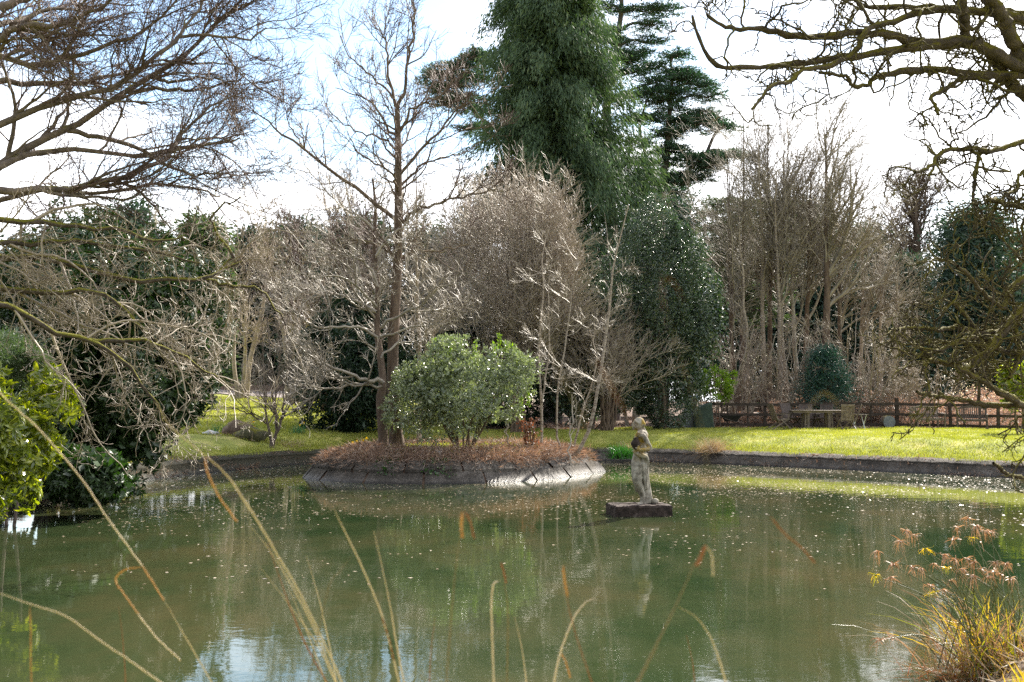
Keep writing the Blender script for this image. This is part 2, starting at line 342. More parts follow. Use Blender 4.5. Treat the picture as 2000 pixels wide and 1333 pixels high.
def concrete_mat():
    m, t, L = newmat('pond_concrete')
    o = t.nodes.new('ShaderNodeOutputMaterial'); p = t.nodes.new('ShaderNodeBsdfPrincipled'); L(p.outputs[0], o.inputs[0])
    c = ramp(t, noise(t, 2.2, 6, .65), [(.32, (.035, .029, .023)), (.5, (.085, .073, .06)), (.72, (.16, .14, .12))])
    f = ramp(t, noise(t, 40, 3, .6), [(.38, (.35, .35, .35)), (.62, (1.3, 1.3, 1.3))])
    mu = t.nodes.new('ShaderNodeMixRGB'); mu.blend_type = 'MULTIPLY'; mu.inputs[0].default_value = 1; L(c, mu.inputs[1]); L(f, mu.inputs[2])
    g = t.nodes.new('ShaderNodeNewGeometry'); s = t.nodes.new('ShaderNodeSeparateXYZ'); L(g.outputs['Position'], s.inputs[0])
    # ochre moss on the upper rim, wet dark line at the water
    a = N(t, 'ShaderNodeMath', operation='MULTIPLY_ADD'); L(s.outputs['Z'], a.inputs[0]); a.inputs[1].default_value = 2.0; L(noise(t, 3.5, 5, .6), a.inputs[2])
    c2 = mixc(t, ramp(t, a.outputs[0], [(1.08, (0, 0, 0)), (1.22, (1, 1, 1))]), mu.outputs[0], (.27, .19, .065))
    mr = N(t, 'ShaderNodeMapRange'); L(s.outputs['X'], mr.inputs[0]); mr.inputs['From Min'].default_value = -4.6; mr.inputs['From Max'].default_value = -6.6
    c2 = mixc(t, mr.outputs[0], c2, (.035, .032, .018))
    wl = ramp(t, s.outputs['Z'], [(.02, (.35, .35, .35)), (.07, (1, 1, 1))])
    m2 = t.nodes.new('ShaderNodeMixRGB'); m2.blend_type = 'MULTIPLY'; m2.inputs[0].default_value = 1; L(c2, m2.inputs[1]); L(wl, m2.inputs[2])
    L(m2.outputs[0], p.inputs['Base Color'])
    p.inputs['Specular IOR Level'].default_value = .25; rr = ramp(t, s.outputs['Z'], [(.05, (.4, .4, .4)), (.2, (.9, .9, .9))]); L(rr, p.inputs['Roughness'])
    b = N(t, 'ShaderNodeBump', Strength=.9, Distance=.04); L(noise(t, 38, 4, .65), b.inputs['Height']); L(b.outputs[0], p.inputs['Normal'])
    return m
M['concrete'] = concrete_mat()

def ground_mat():
    m, t, L = newmat('ground_earth_and_lawn')
    o = t.nodes.new('ShaderNodeOutputMaterial'); p = t.nodes.new('ShaderNodeBsdfPrincipled'); L(p.outputs[0], o.inputs[0])
    at_ = t.nodes.new('ShaderNodeAttribute'); at_.attribute_name = 'lawn'
    gr = ramp(t, noise(t, 1.1, 6, .65), [(.3, (.12, .145, .03)), (.5, (.28, .30, .07)), (.7, (.46, .41, .14))])
    li = ramp(t, noise(t, 5, 6, .7), [(.3, (.045, .032, .022)), (.55, (.13, .085, .06)), (.75, (.25, .18, .13))])
    a = N(t, 'ShaderNodeMath', operation='MULTIPLY_ADD'); L(noise(t, 1.8, 5, .7), a.inputs[0]); a.inputs[1].default_value = .5; L(at_.outputs['Fac'], a.inputs[2])
    c = mixc(t, ramp(t, a.outputs[0], [(.68, (0, 0, 0)), (.8, (1, 1, 1))]), li, gr)
    L(c, p.inputs['Base Color']); p.inputs['Roughness'].default_value = .9; p.inputs['Specular IOR Level'].default_value = .1
    b = N(t, 'ShaderNodeBump', Strength=1, Distance=.06); L(noise(t, 14, 5, .7), b.inputs['Height']); L(b.outputs[0], p.inputs['Normal'])
    return m
M['ground'] = ground_mat()

def water_mat():
    m, t, L = newmat('pond_water')
    o = t.nodes.new('ShaderNodeOutputMaterial'); p = t.nodes.new('ShaderNodeBsdfPrincipled'); L(p.outputs[0], o.inputs[0])
    c = ramp(t, noise(t, .38, 6, .62, sc=(1, .6, 1)), [(.34, (.014, .029, .010)), (.5, (.034, .044, .018)), (.66, (.057, .053, .023))])
    L(c, p.inputs['Base Color']); p.inputs['Roughness'].default_value = .015; p.inputs['IOR'].default_value = 1.4
    n1 = noise(t, 1.6, 3, .5, sc=(1, 1.6, 1)); n2 = noise(t, 9, 3, .55, sc=(1, 1.3, 1))
    b1 = N(t, 'ShaderNodeBump', Strength=1, Distance=.0022); L(n1, b1.inputs['Height'])
    b2 = N(t, 'ShaderNodeBump', Strength=1, Distance=.0004); L(n2, b2.inputs['Height']); L(b1.outputs[0], b2.inputs['Normal'])
    L(b2.outputs[0], p.inputs['Normal']); return m
M['water'] = water_mat()
# ---------------------------------------------------------------- pond outline and ground
def chaikin(p, k=3):
    p = np.asarray(p, float)
    for _ in range(k):
        a = p; b = np.roll(p, -1, 0); p = np.stack([.75 * a + .25 * b, .25 * a + .75 * b], 1).reshape(-1, 2)
    return p
def resample(p, n):
    q = np.concatenate([p, p[:1]]); s = np.concatenate([[0], np.cumsum(np.linalg.norm(np.diff(q, axis=0), axis=1))])
    u = np.linspace(0, s[-1], n, endpoint=False); return np.stack([np.interp(u, s, q[:, 0]), np.interp(u, s, q[:, 1])], 1)
POND = resample(chaikin([(1.2, 5.0), (4.0, 9.4), (8.0, 15.8), (12.4, 23), (14.9, 27.4), (14.2, 29.7), (9.2, 34.8), (5.2, 38.4), (0, 40.0), (-4, 39.6), (-6.8, 37.4),
                        (-8.9, 32), (-10.1, 27), (-9.8, 20), (-8.1, 14), (-5.6, 8), (-3.2, 4.6), (0, 4.2)], 3), 700)
def normals(p):
    t = np.roll(p, -3, 0) - np.roll(p, 3, 0); return nrm(np.stack([t[:, 1], -t[:, 0]], 1))
PN = normals(POND)
def sdist(x, y, poly=None, pn=None):
    poly = POND if poly is None else poly; pn = PN if pn is None else pn
    q = np.stack([np.ravel(x), np.ravel(y)], -1).astype(float); o = np.empty(len(q))
    for i in range(0, len(q), 20000):
        d = q[i:i + 20000, None] - poly[None]; k = np.linalg.norm(d, axis=2); j = k.argmin(1)
        a = np.arange(len(j)); o[i:i + 20000] = k[a, j] * np.sign((d[a, j] * pn[j]).sum(1))
    return o
def sstep(a, b, x):
    t = np.clip((x - a) / (b - a), 0, 1); return t * t * (3 - 2 * t)
def hump(x, y):
    return .03 * np.sin(x * 1.1 + y * .7) + .025 * np.sin(x * 2.3 - y * 1.7 + 1) + .015 * np.sin(5 * x + 3.1 * y)
def prof(s, x, y):
    """ground height from signed distance to the waterline and place"""
    near = 1 - sstep(8, 16, y)
    left = sstep(3, -5, x) * sstep(30, 38, y)
    hl = .86 - .30 * near
    z = np.where(s < 0, np.maximum(-.9, s * .45), 0)
    z = np.where(s >= 0, .36 * s / .42, z)
    z = np.where(s > .42, .36 + (hl - .36) * sstep(.4, 2.9, s), z)
    z = z - .05 * ((s > -1) & (s < .43))
    far = np.maximum(s - 3.0, 0)
    z = z + left * np.minimum(far, 34) * .063 + hump(x, y) * sstep(1.0, 2.5, s)
    return z
def gz(x, y):
    x = np.asarray(x, float); y = np.asarray(y, float)
    return prof(sdist(x, y), np.ravel(x), np.ravel(y)).reshape(x.shape)
def lawn_mask(x, y, s):
    r = sstep(3.2, 5.0, x) * sstep(49.6, 48.3, y + .0 * x) * (y > 20)
    r2 = sstep(.0, 2.2, x) * sstep(45, 43, y) * (y > 30)
    l = sstep(-4.2, -5.6, x) * sstep(62, 60.5, y + .1 * x) * (y > 33) * (1 - sstep(-19, -21, x) * 0)
    lawn2 = sstep(46, 44.5, y) * (y > 36)
    n = (y < 14) * 1.0
    k = np.maximum.reduce([r, r2, l, lawn2, n])
    return k * sstep(.42, .7, s)

def ground():
    S = np.concatenate([[-6, -4, -2.4, -1.4, -.8, -.35, 0, .2, .40, .43, .46, .52, .6, .75, .9, 1.05], np.linspace(1.2, 4, 18), np.linspace(4.3, 14, 30), np.linspace(15, 50, 50), [60, 80, 110, 160, 240, 400, 700]])
    X = POND[None, :, 0] + PN[None, :, 0] * S[:, None]; Y = POND[None, :, 1] + PN[None, :, 1] * S[:, None]
    SS = np.repeat(S[:, None], X.shape[1], 1)
    Z = prof(SS, X, Y); n = X.shape[1]
    idx = np.arange(X.size).reshape(X.shape)
    q = np.stack([idx[:-1], idx[1:], np.roll(idx[1:], -1, 1), np.roll(idx[:-1], -1, 1)], -1)
    m = Mesh(); m.add(np.stack([X, Y, Z], -1), q[:, :])
    # pond bottom: fan of quads across the middle
    b = idx[0]; h = n // 2
    m.q.append(np.array([[b[i], b[i + 1], b[n - 2 - i], b[n - 1 - i]] for i in range(h - 1)]))
    o = m.build('ground', M['ground'], None, True); struct(o)
    v = np.empty(len(o.data.vertices) * 3, np.float32); o.data.vertices.foreach_get('co', v); v = v.reshape(-1, 3)
    a = o.data.attributes.new('lawn', 'FLOAT', 'POINT')
    a.data.foreach_set('value', lawn_mask(v[:, 0], v[:, 1], SS.ravel()).astype(np.float32))
    return o
ground()

wm = Mesh(); gx = np.linspace(-14, 18, 3); gy = np.linspace(1, 44, 3)
wm.add([[-12, 2, 0], [17.5, 2, 0], [17.5, 42, 0], [-12, 42, 0]], [[0, 1, 2, 3]])
struct(wm.build('water', M['water'], None, False))

def strip(poly, pn, S, Z, jit, name):
    """edging strip following a closed outline"""
    n = len(poly); S = np.asarray(S, float)[:, None]; ang = np.arange(n)
    w1 = jit * (np.interp(ang, np.arange(0, n + 20, 17), rg.normal(size=len(np.arange(0, n + 20, 17)))))[None]
    SS = S + w1 * (S > .2)
    X = poly[None, :, 0] + pn[None, :, 0] * SS; Y = poly[None, :, 1] + pn[None, :, 1] * SS
    ZZ = np.repeat(np.asarray(Z, float)[:, None], n, 1) + rg.normal(size=(len(Z), n)) * .006
    idx = np.arange(X.size).reshape(X.shape)
    q = np.stack([idx[:-1], idx[1:], np.roll(idx[1:], -1, 1), np.roll(idx[:-1], -1, 1)], -1)
    q = q[:, poly[:, 1] > 19]                     # the near bank is bare earth and grass
    m = Mesh(); m.add(np.stack([X, Y, ZZ], -1), q)
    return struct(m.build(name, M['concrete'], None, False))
strip(POND, PN, [-.3, 0, .14, .27, .275, .30, .31, .50, .74, .80], [-.28, .0, .15, .27, .315, .325, .335, .40, .43, .33], .03, 'pond_edge')

# ---------------------------------------------------------------- island
ISL = resample(chaikin([(-6.0, 31.3), (-5.0, 29.5), (-3.6, 28.5), (-1.9, 28.15), (.1, 28.9), (1.5, 30.6), (2.75, 33.3), (2.75, 33.5), (1.2, 35.6), (-1.6, 36.2), (-4.4, 35)], 3), 400)
IN = normals(ISL)
def izs(s):                                  # s measured inward from the waterline
    z = np.where(s < .25, .27 * s / .25, .29 + .2 * sstep(.25, .55, s))
    return z + .24 * sstep(.5, 1.7, s)
def iz(x, y):
    x = np.asarray(x, float); s = -sdist(x, np.asarray(y, float), ISL, IN); return izs(s).reshape(x.shape)
def island():
    S = np.concatenate([[-.4, 0, .12, .25, .4], np.linspace(.5, 3.2, 24)])
    X = ISL[None, :, 0] - IN[None, :, 0] * S[:, None]; Y = ISL[None, :, 1] - IN[None, :, 1] * S[:, None]
    c = ISL.mean(0)
    # shrink towards the centre past the medial zone so that rings never cross
    k = np.clip(S / 3.4, 0, .97)[:, None]
    X = ISL[None, :, 0] * (1 - k) + c[0] * k; Y = ISL[None, :, 1] * (1 - k) + c[1] * k
    s = -sdist(X, Y, ISL, IN).reshape(X.shape)
    Z = izs(np.maximum(s, 0)) - .04 + hump(X * 2, Y * 2) * .6 * (s > 1); Z[0] = -.2
    X[0] = ISL[:, 0] + IN[:, 0] * .4; Y[0] = ISL[:, 1] + IN[:, 1] * .4
    idx = np.arange(X.size).reshape(X.shape)
    q = np.stack([idx[:-1], np.roll(idx[:-1], -1, 1), np.roll(idx[1:], -1, 1), idx[1:]], -1)
    m = Mesh(); m.add(np.stack([X, Y, Z], -1), q); n = X.shape[1]; b = idx[-1]
    m.q.append(np.array([[b[i], b[i + 1], b[n - 2 - i], b[n - 1 - i]] for i in range(n // 2 - 1)]))
    o = m.build('island', M['ground'], None, True); struct(o)
    a = o.data.attributes.new('lawn', 'FLOAT', 'POINT'); a.data.foreach_set('value', np.zeros(len(o.data.vertices), np.float32))
island()
def isl_edge():
    # two courses of sloping slabs with a dark crack between, joints every few metres
    for nm, S, Z, seed in (('island_edge', [-.25, 0, .12, .25, .27, .30], [-.26, .0, .14, .285, .27, .20], 1), ('island_edge', [.24, .25, .28, .38, .52, .60], [.24, .325, .335, .43, .53, .46], 2)):
        n = len(ISL); X = ISL[None, :, 0] - IN[None, :, 0] * np.array(S)[:, None]; Y = ISL[None, :, 1] - IN[None, :, 1] * np.array(S)[:, None]
        slab = (np.arange(n) + seed * 9) // 26; off = rg.normal(size=slab.max() + 1)[slab] * .018
        Zz = np.repeat(np.array(Z)[:, None], n, 1) + off[None] * (np.array(Z)[:, None] > .1) + rg.normal(size=(len(S), n)) * .007
        idx = np.arange(X.size).reshape(X.shape); q = np.stack([idx[:-1], np.roll(idx[:-1], -1, 1), np.roll(idx[1:], -1, 1), idx[1:]], -1)
        keep = np.roll(slab, -1) == slab
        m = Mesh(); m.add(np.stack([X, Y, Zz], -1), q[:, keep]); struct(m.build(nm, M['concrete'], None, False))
isl_edge()

# gravel path climbing behind the far lawn
def path():
    x = np.linspace(-34, -2, 60); m = Mesh(); v = []
    for k, yy in enumerate((61.2, 62.5, 64, 66)):
        y = yy - .1 * x + .25 * np.sin(x * .6); v.append(np.stack([x, y, gz(x, y) + .03], -1))
    idx = np.arange(240).reshape(4, 60)
    m.add(np.array(v), np.stack([idx[:-1, :-1], idx[:-1, 1:], idx[1:, 1:], idx[1:, :-1]], -1)); struct(m.build('path', M['path'], None))
path()

# ---------------------------------------------------------------- grass, litter (stuff)
def blades(m, x, y, z, h, w_, lean=.35):
    k = len(x); p = np.stack([x, y, z], -1); d = nrm(np.array([0, 0, 1.]) + rg.normal(size=(k, 3)) * lean)
    leaves(m, p, d, h * rg.uniform(.5, 1.4, k), w_)
def scatter_lawn():
    m = Mesh()
    def area(n, x0, x1, y0, y1, h, w_):
        x = rg.uniform(x0, x1, n); y = y0 + (y1 - y0) * rg.uniform(0, 1, n) ** 1.25
        s = sdist(x, y); k = lawn_mask(x, y, s) > rg.uniform(.2, .9, n); x, y, s = x[k], y[k], s[k]
        blades(m, x, y, prof(s, x, y) - .01, h, w_)
    area(150000, 1, 25, 29, 49.5, .075, .018)
    area(90000, -21, -3, 38, 61, .085, .03)
    area(30000, -6, 2, 40, 46, .07, .02)
    o = m.build('grass', M['grass'], None, False); struct(o, 'stuff'); tag(o, 'short sunlit yellow green grass of the lawns around the pond', 'grass')
    # longer fringe over the concrete rim
    m = Mesh(); n = 38000; j = rg.integers(0, len(POND), n); s = rg.uniform(.5, 1.5, n) + .22 * np.sin(j * .37) * np.sin(j * .11 + 2)
    x = POND[j, 0] + PN[j, 0] * s + rg.normal(size=n) * .05; y = POND[j, 1] + PN[j, 1] * s + rg.normal(size=n) * .05
    k = (y > 26); blades(m, x[k], y[k], np.maximum(prof(sdist(x[k], y[k]), x[k], y[k]), .38) - .01, .13, .016, .6)
    o = m.build('rim_grass', M['grass'], None, False); struct(o, 'stuff'); tag(o, 'tufty grass fringe leaning over the concrete pond rim', 'grass')
scatter_lawn()
def rim_litter():
    m = Mesh(); n = 15000; j = rg.integers(0, len(POND), n); s = rg.uniform(.12, .8, n) * (.6 + .5 * np.sin(j * .21) * np.sin(j * .047 + 1)); s = np.maximum(s, .05)
    x = POND[j, 0] + PN[j, 0] * s; y = POND[j, 1] + PN[j, 1] * s; k = y > 24; x, y, s, j = x[k], y[k], s[k], j[k]; n = len(x)
    d = np.stack([-PN[j, 0], -PN[j, 1], np.full(n, -.6)], -1) * rg.uniform(.2, 1, n)[:, None] + rg.normal(size=(n, 3)) * .5
    leaves(m, np.stack([x, y, prof(s, x, y) + .05], -1), d, rg.uniform(.05, .2, n), rg.uniform(.01, .025, n), fold=.2)
    o = m.build('rim_litter', M['fern_brown'], None, False); struct(o, 'stuff'); tag(o, 'dead leaves and straw caught along the concrete pond rim', 'litter')
rim_litter()
def litter():
    # dead fern and grass thatch draping over the island rim
    m = Mesh(); n = 46000; j = rg.integers(0, len(ISL), n); s = rg.triangular(.28, .7, 2.3, n)
    x = ISL[j, 0] - IN[j, 0] * s; y = ISL[j, 1] - IN[j, 1] * s
    z = iz(x, y) + rg.uniform(-.02, .15, n) * sstep(.2, .7, s)
    d = np.stack([IN[j, 0], IN[j, 1], np.full(n, -.35)], -1) * rg.uniform(.2, 1, n)[:, None] + rg.normal(size=(n, 3)) * .55
    leaves(m, np.stack([x, y, z + .02], -1), d, rg.uniform(.06, .3, n), rg.uniform(.008, .022, n), fold=.25)
    o = m.build('dead_fern_litter', M['fern_brown'], None, False); struct(o, 'stuff'); tag(o, 'pinkish brown dead fern thatch draped over the island rim', 'dead ferns')
    # low plants on the island top
    m = Mesh(); n = 15000; x = rg.uniform(-5.4, 2.6, n); y = rg.uniform(29.5, 35.6, n); s = -sdist(x, y, ISL, IN); k = (s > .8) & (np.sin(x * 2.1) + np.sin(x * 5 + y * 2) > -1.0)
    x, y = x[k], y[k]; blades(m, x, y, iz(x, y), .12, .03, .7)
    o = m.build('island_grass', M['grass'], None, False); struct(o, 'stuff'); tag(o, 'loose green and yellow ground plants on top of the island', 'ground plants')
    # leaf litter on the left bank and beneath the trees
    m = Mesh(); n = 60000; x = rg.uniform(-14, 26, n); y = rg.uniform(26, 60, n); s = sdist(x, y); k = (s > .5) & (lawn_mask(x, y, s) < .4) & (rg.uniform(0, 1, n) < .9)
    x, y, s = x[k], y[k], s[k]; n = len(x)
    leaves(m, np.stack([x, y, prof(s, x, y) + .015], -1), rg.normal(size=(n, 3)) * (1, 1, .3), rg.uniform(.06, .16, n), .05)
    o = m.build('leaf_litter', M['fern_brown'], None, False); struct(o, 'stuff'); tag(o, 'brown leaf litter on the shaded ground under the trees', 'leaf litter')
litter()
def floating():
    m = Mesh(); n = 52000
    x = rg.uniform(-11, 15, n); y = 9 + 30 * rg.beta(2.3, 1.2, n)
    f = np.sin(x * .9 + y * .31) + np.sin(x * .35 - y * .8 + 1) + .7 * np.sin(x * 2.4 + y * 1.9)
    edge = -sdist(x, y); isl = sdist(x, y, ISL, IN)
    dens = .03 + .5 * np.clip(f - .1, 0, 1.2) + 1.1 * (y > 25) * (x > 3) * (f > -.4) + .35 * (isl < 1.5) + .16 * (y > 20) + .5 * (edge < .7)
    k = (edge > .1) & (isl > .1) & (rg.uniform(0, 1.2, n) < dens * sstep(8, 20, y)); x, y = x[k], y[k]; n = len(x)
    d = rg.normal(size=(n, 3)) * (1, 1, 0); nn = np.array([0, 0, 1.]) + rg.normal(size=(n, 3)) * .12
    leaves(m, np.stack([x, y, np.full(n, .006)], -1), d, rg.uniform(.02, .075, n), rg.uniform(.015, .04, n), n=nn)
    o = m.build('floating_leaves', M['float_leaf'], None, False); struct(o, 'stuff'); tag(o, 'small pale dead leaves floating on the green pond', 'floating leaves')
floating()
# ---------------------------------------------------------------- trees
def T3(m, g, S): tubes(m, g[0], g[1], S); return g
def cat(*g): return g
def twigs(gs, S=3):
    m = Mesh()
    for g in gs: tubes(m, g[0], g[1], S)
    return m
def trunk_of(x, y, h, r, lean=(0, 0), K=14, wob=.06, z=None):
    z0 = float(gz(x, y)) if z is None else z
    s = np.linspace(0, 1, K); P = np.stack([x + lean[0] * s * h + np.cumsum(rg.normal(size=K) * wob), y + lean[1] * s * h + np.cumsum(rg.normal(size=K) * wob * .6), z0 - .15 + s * h], -1)
    P[0, :2] = (x, y); R = r * (1 - s) ** .75 + .012; R[0] *= 1.35
    return P[None], R[None]

def to_trunk(m, g, ax, ok):
    """carry limbs that start outside the frame on to their trunk"""
    for P, r in zip(*g):
        a = P[0]
        if ok(a):
            f = min(1, max(0, (a[2] - .35 - ax[0][2]) / (ax[1][2] - ax[0][2]))); e = ax[0] + (ax[1] - ax[0]) * f
            tubes(m, smooth_poly([e, (a + e) / 2 + [0, 0, .08], a, a + (P[1] - P[0]) * .5], 10), np.linspace(r[0] * 1.35, r[0], 10), 8)
# ---- big bare tree reaching in from beyond the left edge (limbs traced, twigs grown)
def left_tree():
    base = np.array([-9.6, 14.6, 0]); base[2] = float(gz(base[0], base[1]))
    t = thing('bare_oak_tree', 'big leafless oak spreading grey limbs and hanging twigs over the dark rhododendron', 'tree', base)
    s = np.linspace(0, 1, 14); P = np.stack([base[0] + .5 * s, base[1] + 1.2 * s, base[2] - .2 + 11 * s], -1); tr = (P[None], (.42 * (1 - s * .75))[None])
    G = lambda px, d0, d1, r0, r1=.012: (px, d0, d1, r0, r1)
    up = guided([
        G([(-260, 430), (-100, 375), (0, 318), (60, 285), (131, 255), (244, 180), (356, 116), (412, 56), (470, 5), (520, -60)], 15.5, 18, .08),
        G([(-260, 400), (-60, 290), (0, 244), (75, 214), (158, 184), (232, 161), (311, 105), (356, 64), (397, 4), (420, -60)], 15.5, 17, .065),
        G([(-250, 250), (-100, 185), (0, 160), (60, 169), (150, 161), (205, 150), (290, 130), (370, 120), (420, 90)], 15.5, 19, .06),
        G([(-250, 300), (-60, 110), (0, 116), (82, 127), (139, 109), (206, 90), (260, 70), (319, 34), (370, -30)], 15.5, 16, .055),
        G([(-250, 200), (-40, 90), (0, 82), (30, 56), (80, 52), (142, 45), (180, 20), (218, 2), (270, -60)], 15.5, 15, .07),
        G([(-250, 150), (-60, 70), (0, 49), (40, 40), (71, 19), (90, -20), (110, -80)], 15.5, 17.5, .06),
        G([(-200, 420), (-40, 345), (30, 310), (86, 296), (180, 296), (277, 307), (367, 292), (430, 280), (468, 270)], 15.5, 18, .06),
        G([(-230, 440), (-60, 378), (0, 375), (71, 369), (176, 362), (262, 341), (319, 311), (350, 270), (390, 225), (450, 190)], 15.5, 17, .07),
        G([(-200, 450), (0, 390), (94, 371), (210, 379), (300, 360), (394, 371), (430, 385)], 15.5, 18.5, .045),
        G([(131, 255), (175, 262), (250, 285), (320, 320), (380, 345), (440, 330)], 16.6, 17.5, .045),
        G([(244, 180), (300, 175), (370, 180), (430, 165), (475, 150)], 17, 18, .035),
        G([(300, 150), (340, 160), (400, 150), (450, 165)], 17, 18, .03),
        G([(311, 105), (360, 70), (430, 70), (490, 75), (520, 55)], 16.7, 17.6, .03),
        G([(0, 20), (60, -10), (150, -30), (260, -60)], 15.5, 16, .07)], 16, .02)
    low = guided([
        G([(-200, 500), (-80, 480), (0, 474), (49, 472), (110, 475), (165, 471), (262, 484), (330, 500), (390, 515)], 14.5, 16.5, .05),
        G([(-200, 520), (-60, 505), (50, 503), (97, 507), (210, 536), (292, 551), (390, 546), (430, 530), (473, 512)], 15, 17, .055, .02),
        G([(390, 546), (440, 555), (490, 560), (530, 590), (560, 640)], 17, 17.5, .03),
        G([(430, 530), (450, 500), (430, 460), (410, 430), (440, 400), (470, 385)], 17, 17.3, .028),
        G([(-200, 600), (-60, 600), (0, 600), (29, 602), (97, 641), (166, 663), (219, 688), (273, 741), (310, 800), (330, 850)], 13.5, 14.8, .05),
        G([(166, 663), (230, 665), (280, 668), (340, 690), (400, 720), (450, 760)], 14.4, 15.5, .035),
        G([(-150, 560), (0, 560), (90, 575), (180, 570), (250, 610), (300, 660), (350, 720)], 15, 15.5, .05),
        G([(-120, 420), (0, 430), (120, 440), (220, 450), (300, 470), (360, 460)], 15, 16, .05)], 16, .02)
    c1 = grow(up, 130, 1.9, (18, 50), 12, (.2, 1), .16, .01, cap=.02, tip=.005)
    c2 = grow(join((c1[0], c1[1])), 1400, .85, (22, 60), 8, (.1, 1), .2, .02, cap=.016, tip=.004)
    c3 = grow(c2, 6500, .34, (25, 60), 6, (.1, 1), .22, .04, cap=.014, tip=.003)
    c4 = grow(c3, 9000, .15, (25, 60), 4, (.1, 1), .2, .08, tip=.003)
    d1 = grow(low, 60, 1.9, (25, 70), 12, (.05, 1), .17, -.09, cap=.012, tip=.0045, bias=(.3, 0, -.5))
    d2 = grow(d1, 420, .8, (25, 65), 9, (.1, 1), .24, -.04, cap=.009, tip=.0032)
    d3 = grow(d2, 2000, .34, (25, 65), 6, (.1, 1), .24, .05, cap=.008, tip=.0027)
    d4 = grow(d3, 3400, .13, (25, 65), 4, (.1, 1), .2, .1, tip=.003)
    m = Mesh(); tubes(m, *tr, 10); to_trunk(m, up, (tr[0][0][0], tr[0][0][-1]), lambda a: a[0] < -7.1); to_trunk(m, low, (tr[0][0][0], tr[0][0][-1]), lambda a: a[0] < -6.9); tubes(m, up[0][:9], up[1][:9], 7); part(m, 'trunk', M['bark_dark'], t)
    m = Mesh(); tubes(m, up[0][9:], up[1][9:], 6); tubes(m, *c1, 5); part(m, 'limbs', M['bark_dark'], t)
    m = Mesh(); tubes(m, *low, 7); o = part(m, 'limbs', M['mossy_heavy'], t); o['label'] = 'yellow moss covered low limbs'
    o = part(twigs([c2, c3, c4]), 'crown', M['twig_dark'], t)
    m = Mesh(); tubes(m, *d1, 4); tubes(m, *d2, 3); tubes(m, *d3, 3); tubes(m, *d4, 3)
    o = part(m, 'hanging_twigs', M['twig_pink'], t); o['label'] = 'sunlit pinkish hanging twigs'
left_tree()

# ---- tall bare tree on the island
def island_tall():
    b = at(775, 878, 32.2); b[2] = float(iz(b[0], b[1])); 
    t = thing('bare_island_tree', 'tallest leafless tree on the island, straight brown trunk left of the glossy shrub', 'tree', b)
    g = lambda px, d1, r0, r1=.012, d0=32.2: (px, d0, d1, r0, r1)
    tr = guided([g([(776, 882), (770, 800), (767, 700), (772, 600), (777, 500), (778, 400), (778, 330), (777, 262), (776, 215)], 32.2, .185, .075)], 18, .0)
    tr[1][0, 0] *= 1.35; tr[1][0, 1] *= 1.1
    la = guided([
        g([(776, 230), (768, 180), (758, 130), (752, 80), (730, 30)], 32.5, .055),
        g([(776, 218), (790, 165), (798, 110), (810, 60), (806, 0), (800, -40)], 32, .06),
        g([(782, 256), (802, 216), (830, 200), (858, 190), (885, 160)], 31.5, .045),
        g([(774, 265), (757, 256), (745, 225), (722, 195), (690, 185), (655, 172)], 32.8, .045),
        g([(770, 195), (746, 168), (712, 136), (682, 108), (665, 70)], 33, .035),
        g([(778, 345), (810, 304), (842, 272), (866, 248), (890, 220), (908, 205), (940, 200)], 31, .05),
        g([(776, 372), (800, 342), (830, 322), (858, 310), (900, 302), (945, 275)], 33.6, .045),
        g([(778, 438), (810, 412), (850, 400), (890, 390), (930, 380), (972, 370)], 31, .06),
        g([(776, 432), (730, 396), (690, 360), (637, 330), (585, 280), (540, 251), (512, 228), (484, 206)], 31.6, .065),
        g([(596, 290), (570, 255), (560, 230), (575, 205), (590, 185)], 31.8, .022),
        g([(774, 500), (740, 480), (700, 470), (655, 478), (610, 470), (570, 450)], 34, .04),
        g([(778, 505), (820, 490), (870, 488), (915, 478)], 33, .035),
        g([(777, 300), (760, 280), (735, 265), (705, 262), (670, 240), (640, 215)], 34.5, .04),
        g([(777, 330), (782, 300), (800, 260), (812, 225), (820, 170)], 35, .04),
        g([(777, 380), (770, 350), (740, 320), (700, 300), (680, 260)], 29.5, .04)], 16, .03)
    c1 = grow(la, 130, 1.7, (20, 50), 10, (.25, 1), .15, .06, cap=.02, tip=.007)
    c1b = grow((tr[0][:, 8:], tr[1][:, 8:]), 26, 1.8, (40, 75), 10, (.0, 1), .14, .07, cap=.02, tip=.007)
    c1 = join(c1, c1b)
    c2 = grow(c1, 1000, .8, (22, 55), 7, (.15, 1), .17, .06, cap=.018, tip=.006)
    c3 = grow(c2, 4200, .38, (25, 55), 5, (.1, 1), .18, .08, tip=.005)
    m = Mesh(); tubes(m, *tr, 12); part(m, 'trunk', M['bark_brown'], t)
    m = Mesh(); tubes(m, *la, 6); tubes(m, *c1, 5); part(m, 'limbs', M['bark_brown'], t)
    part(twigs([c2, c3]), 'crown', M['twig_dark'], t)
island_tall()
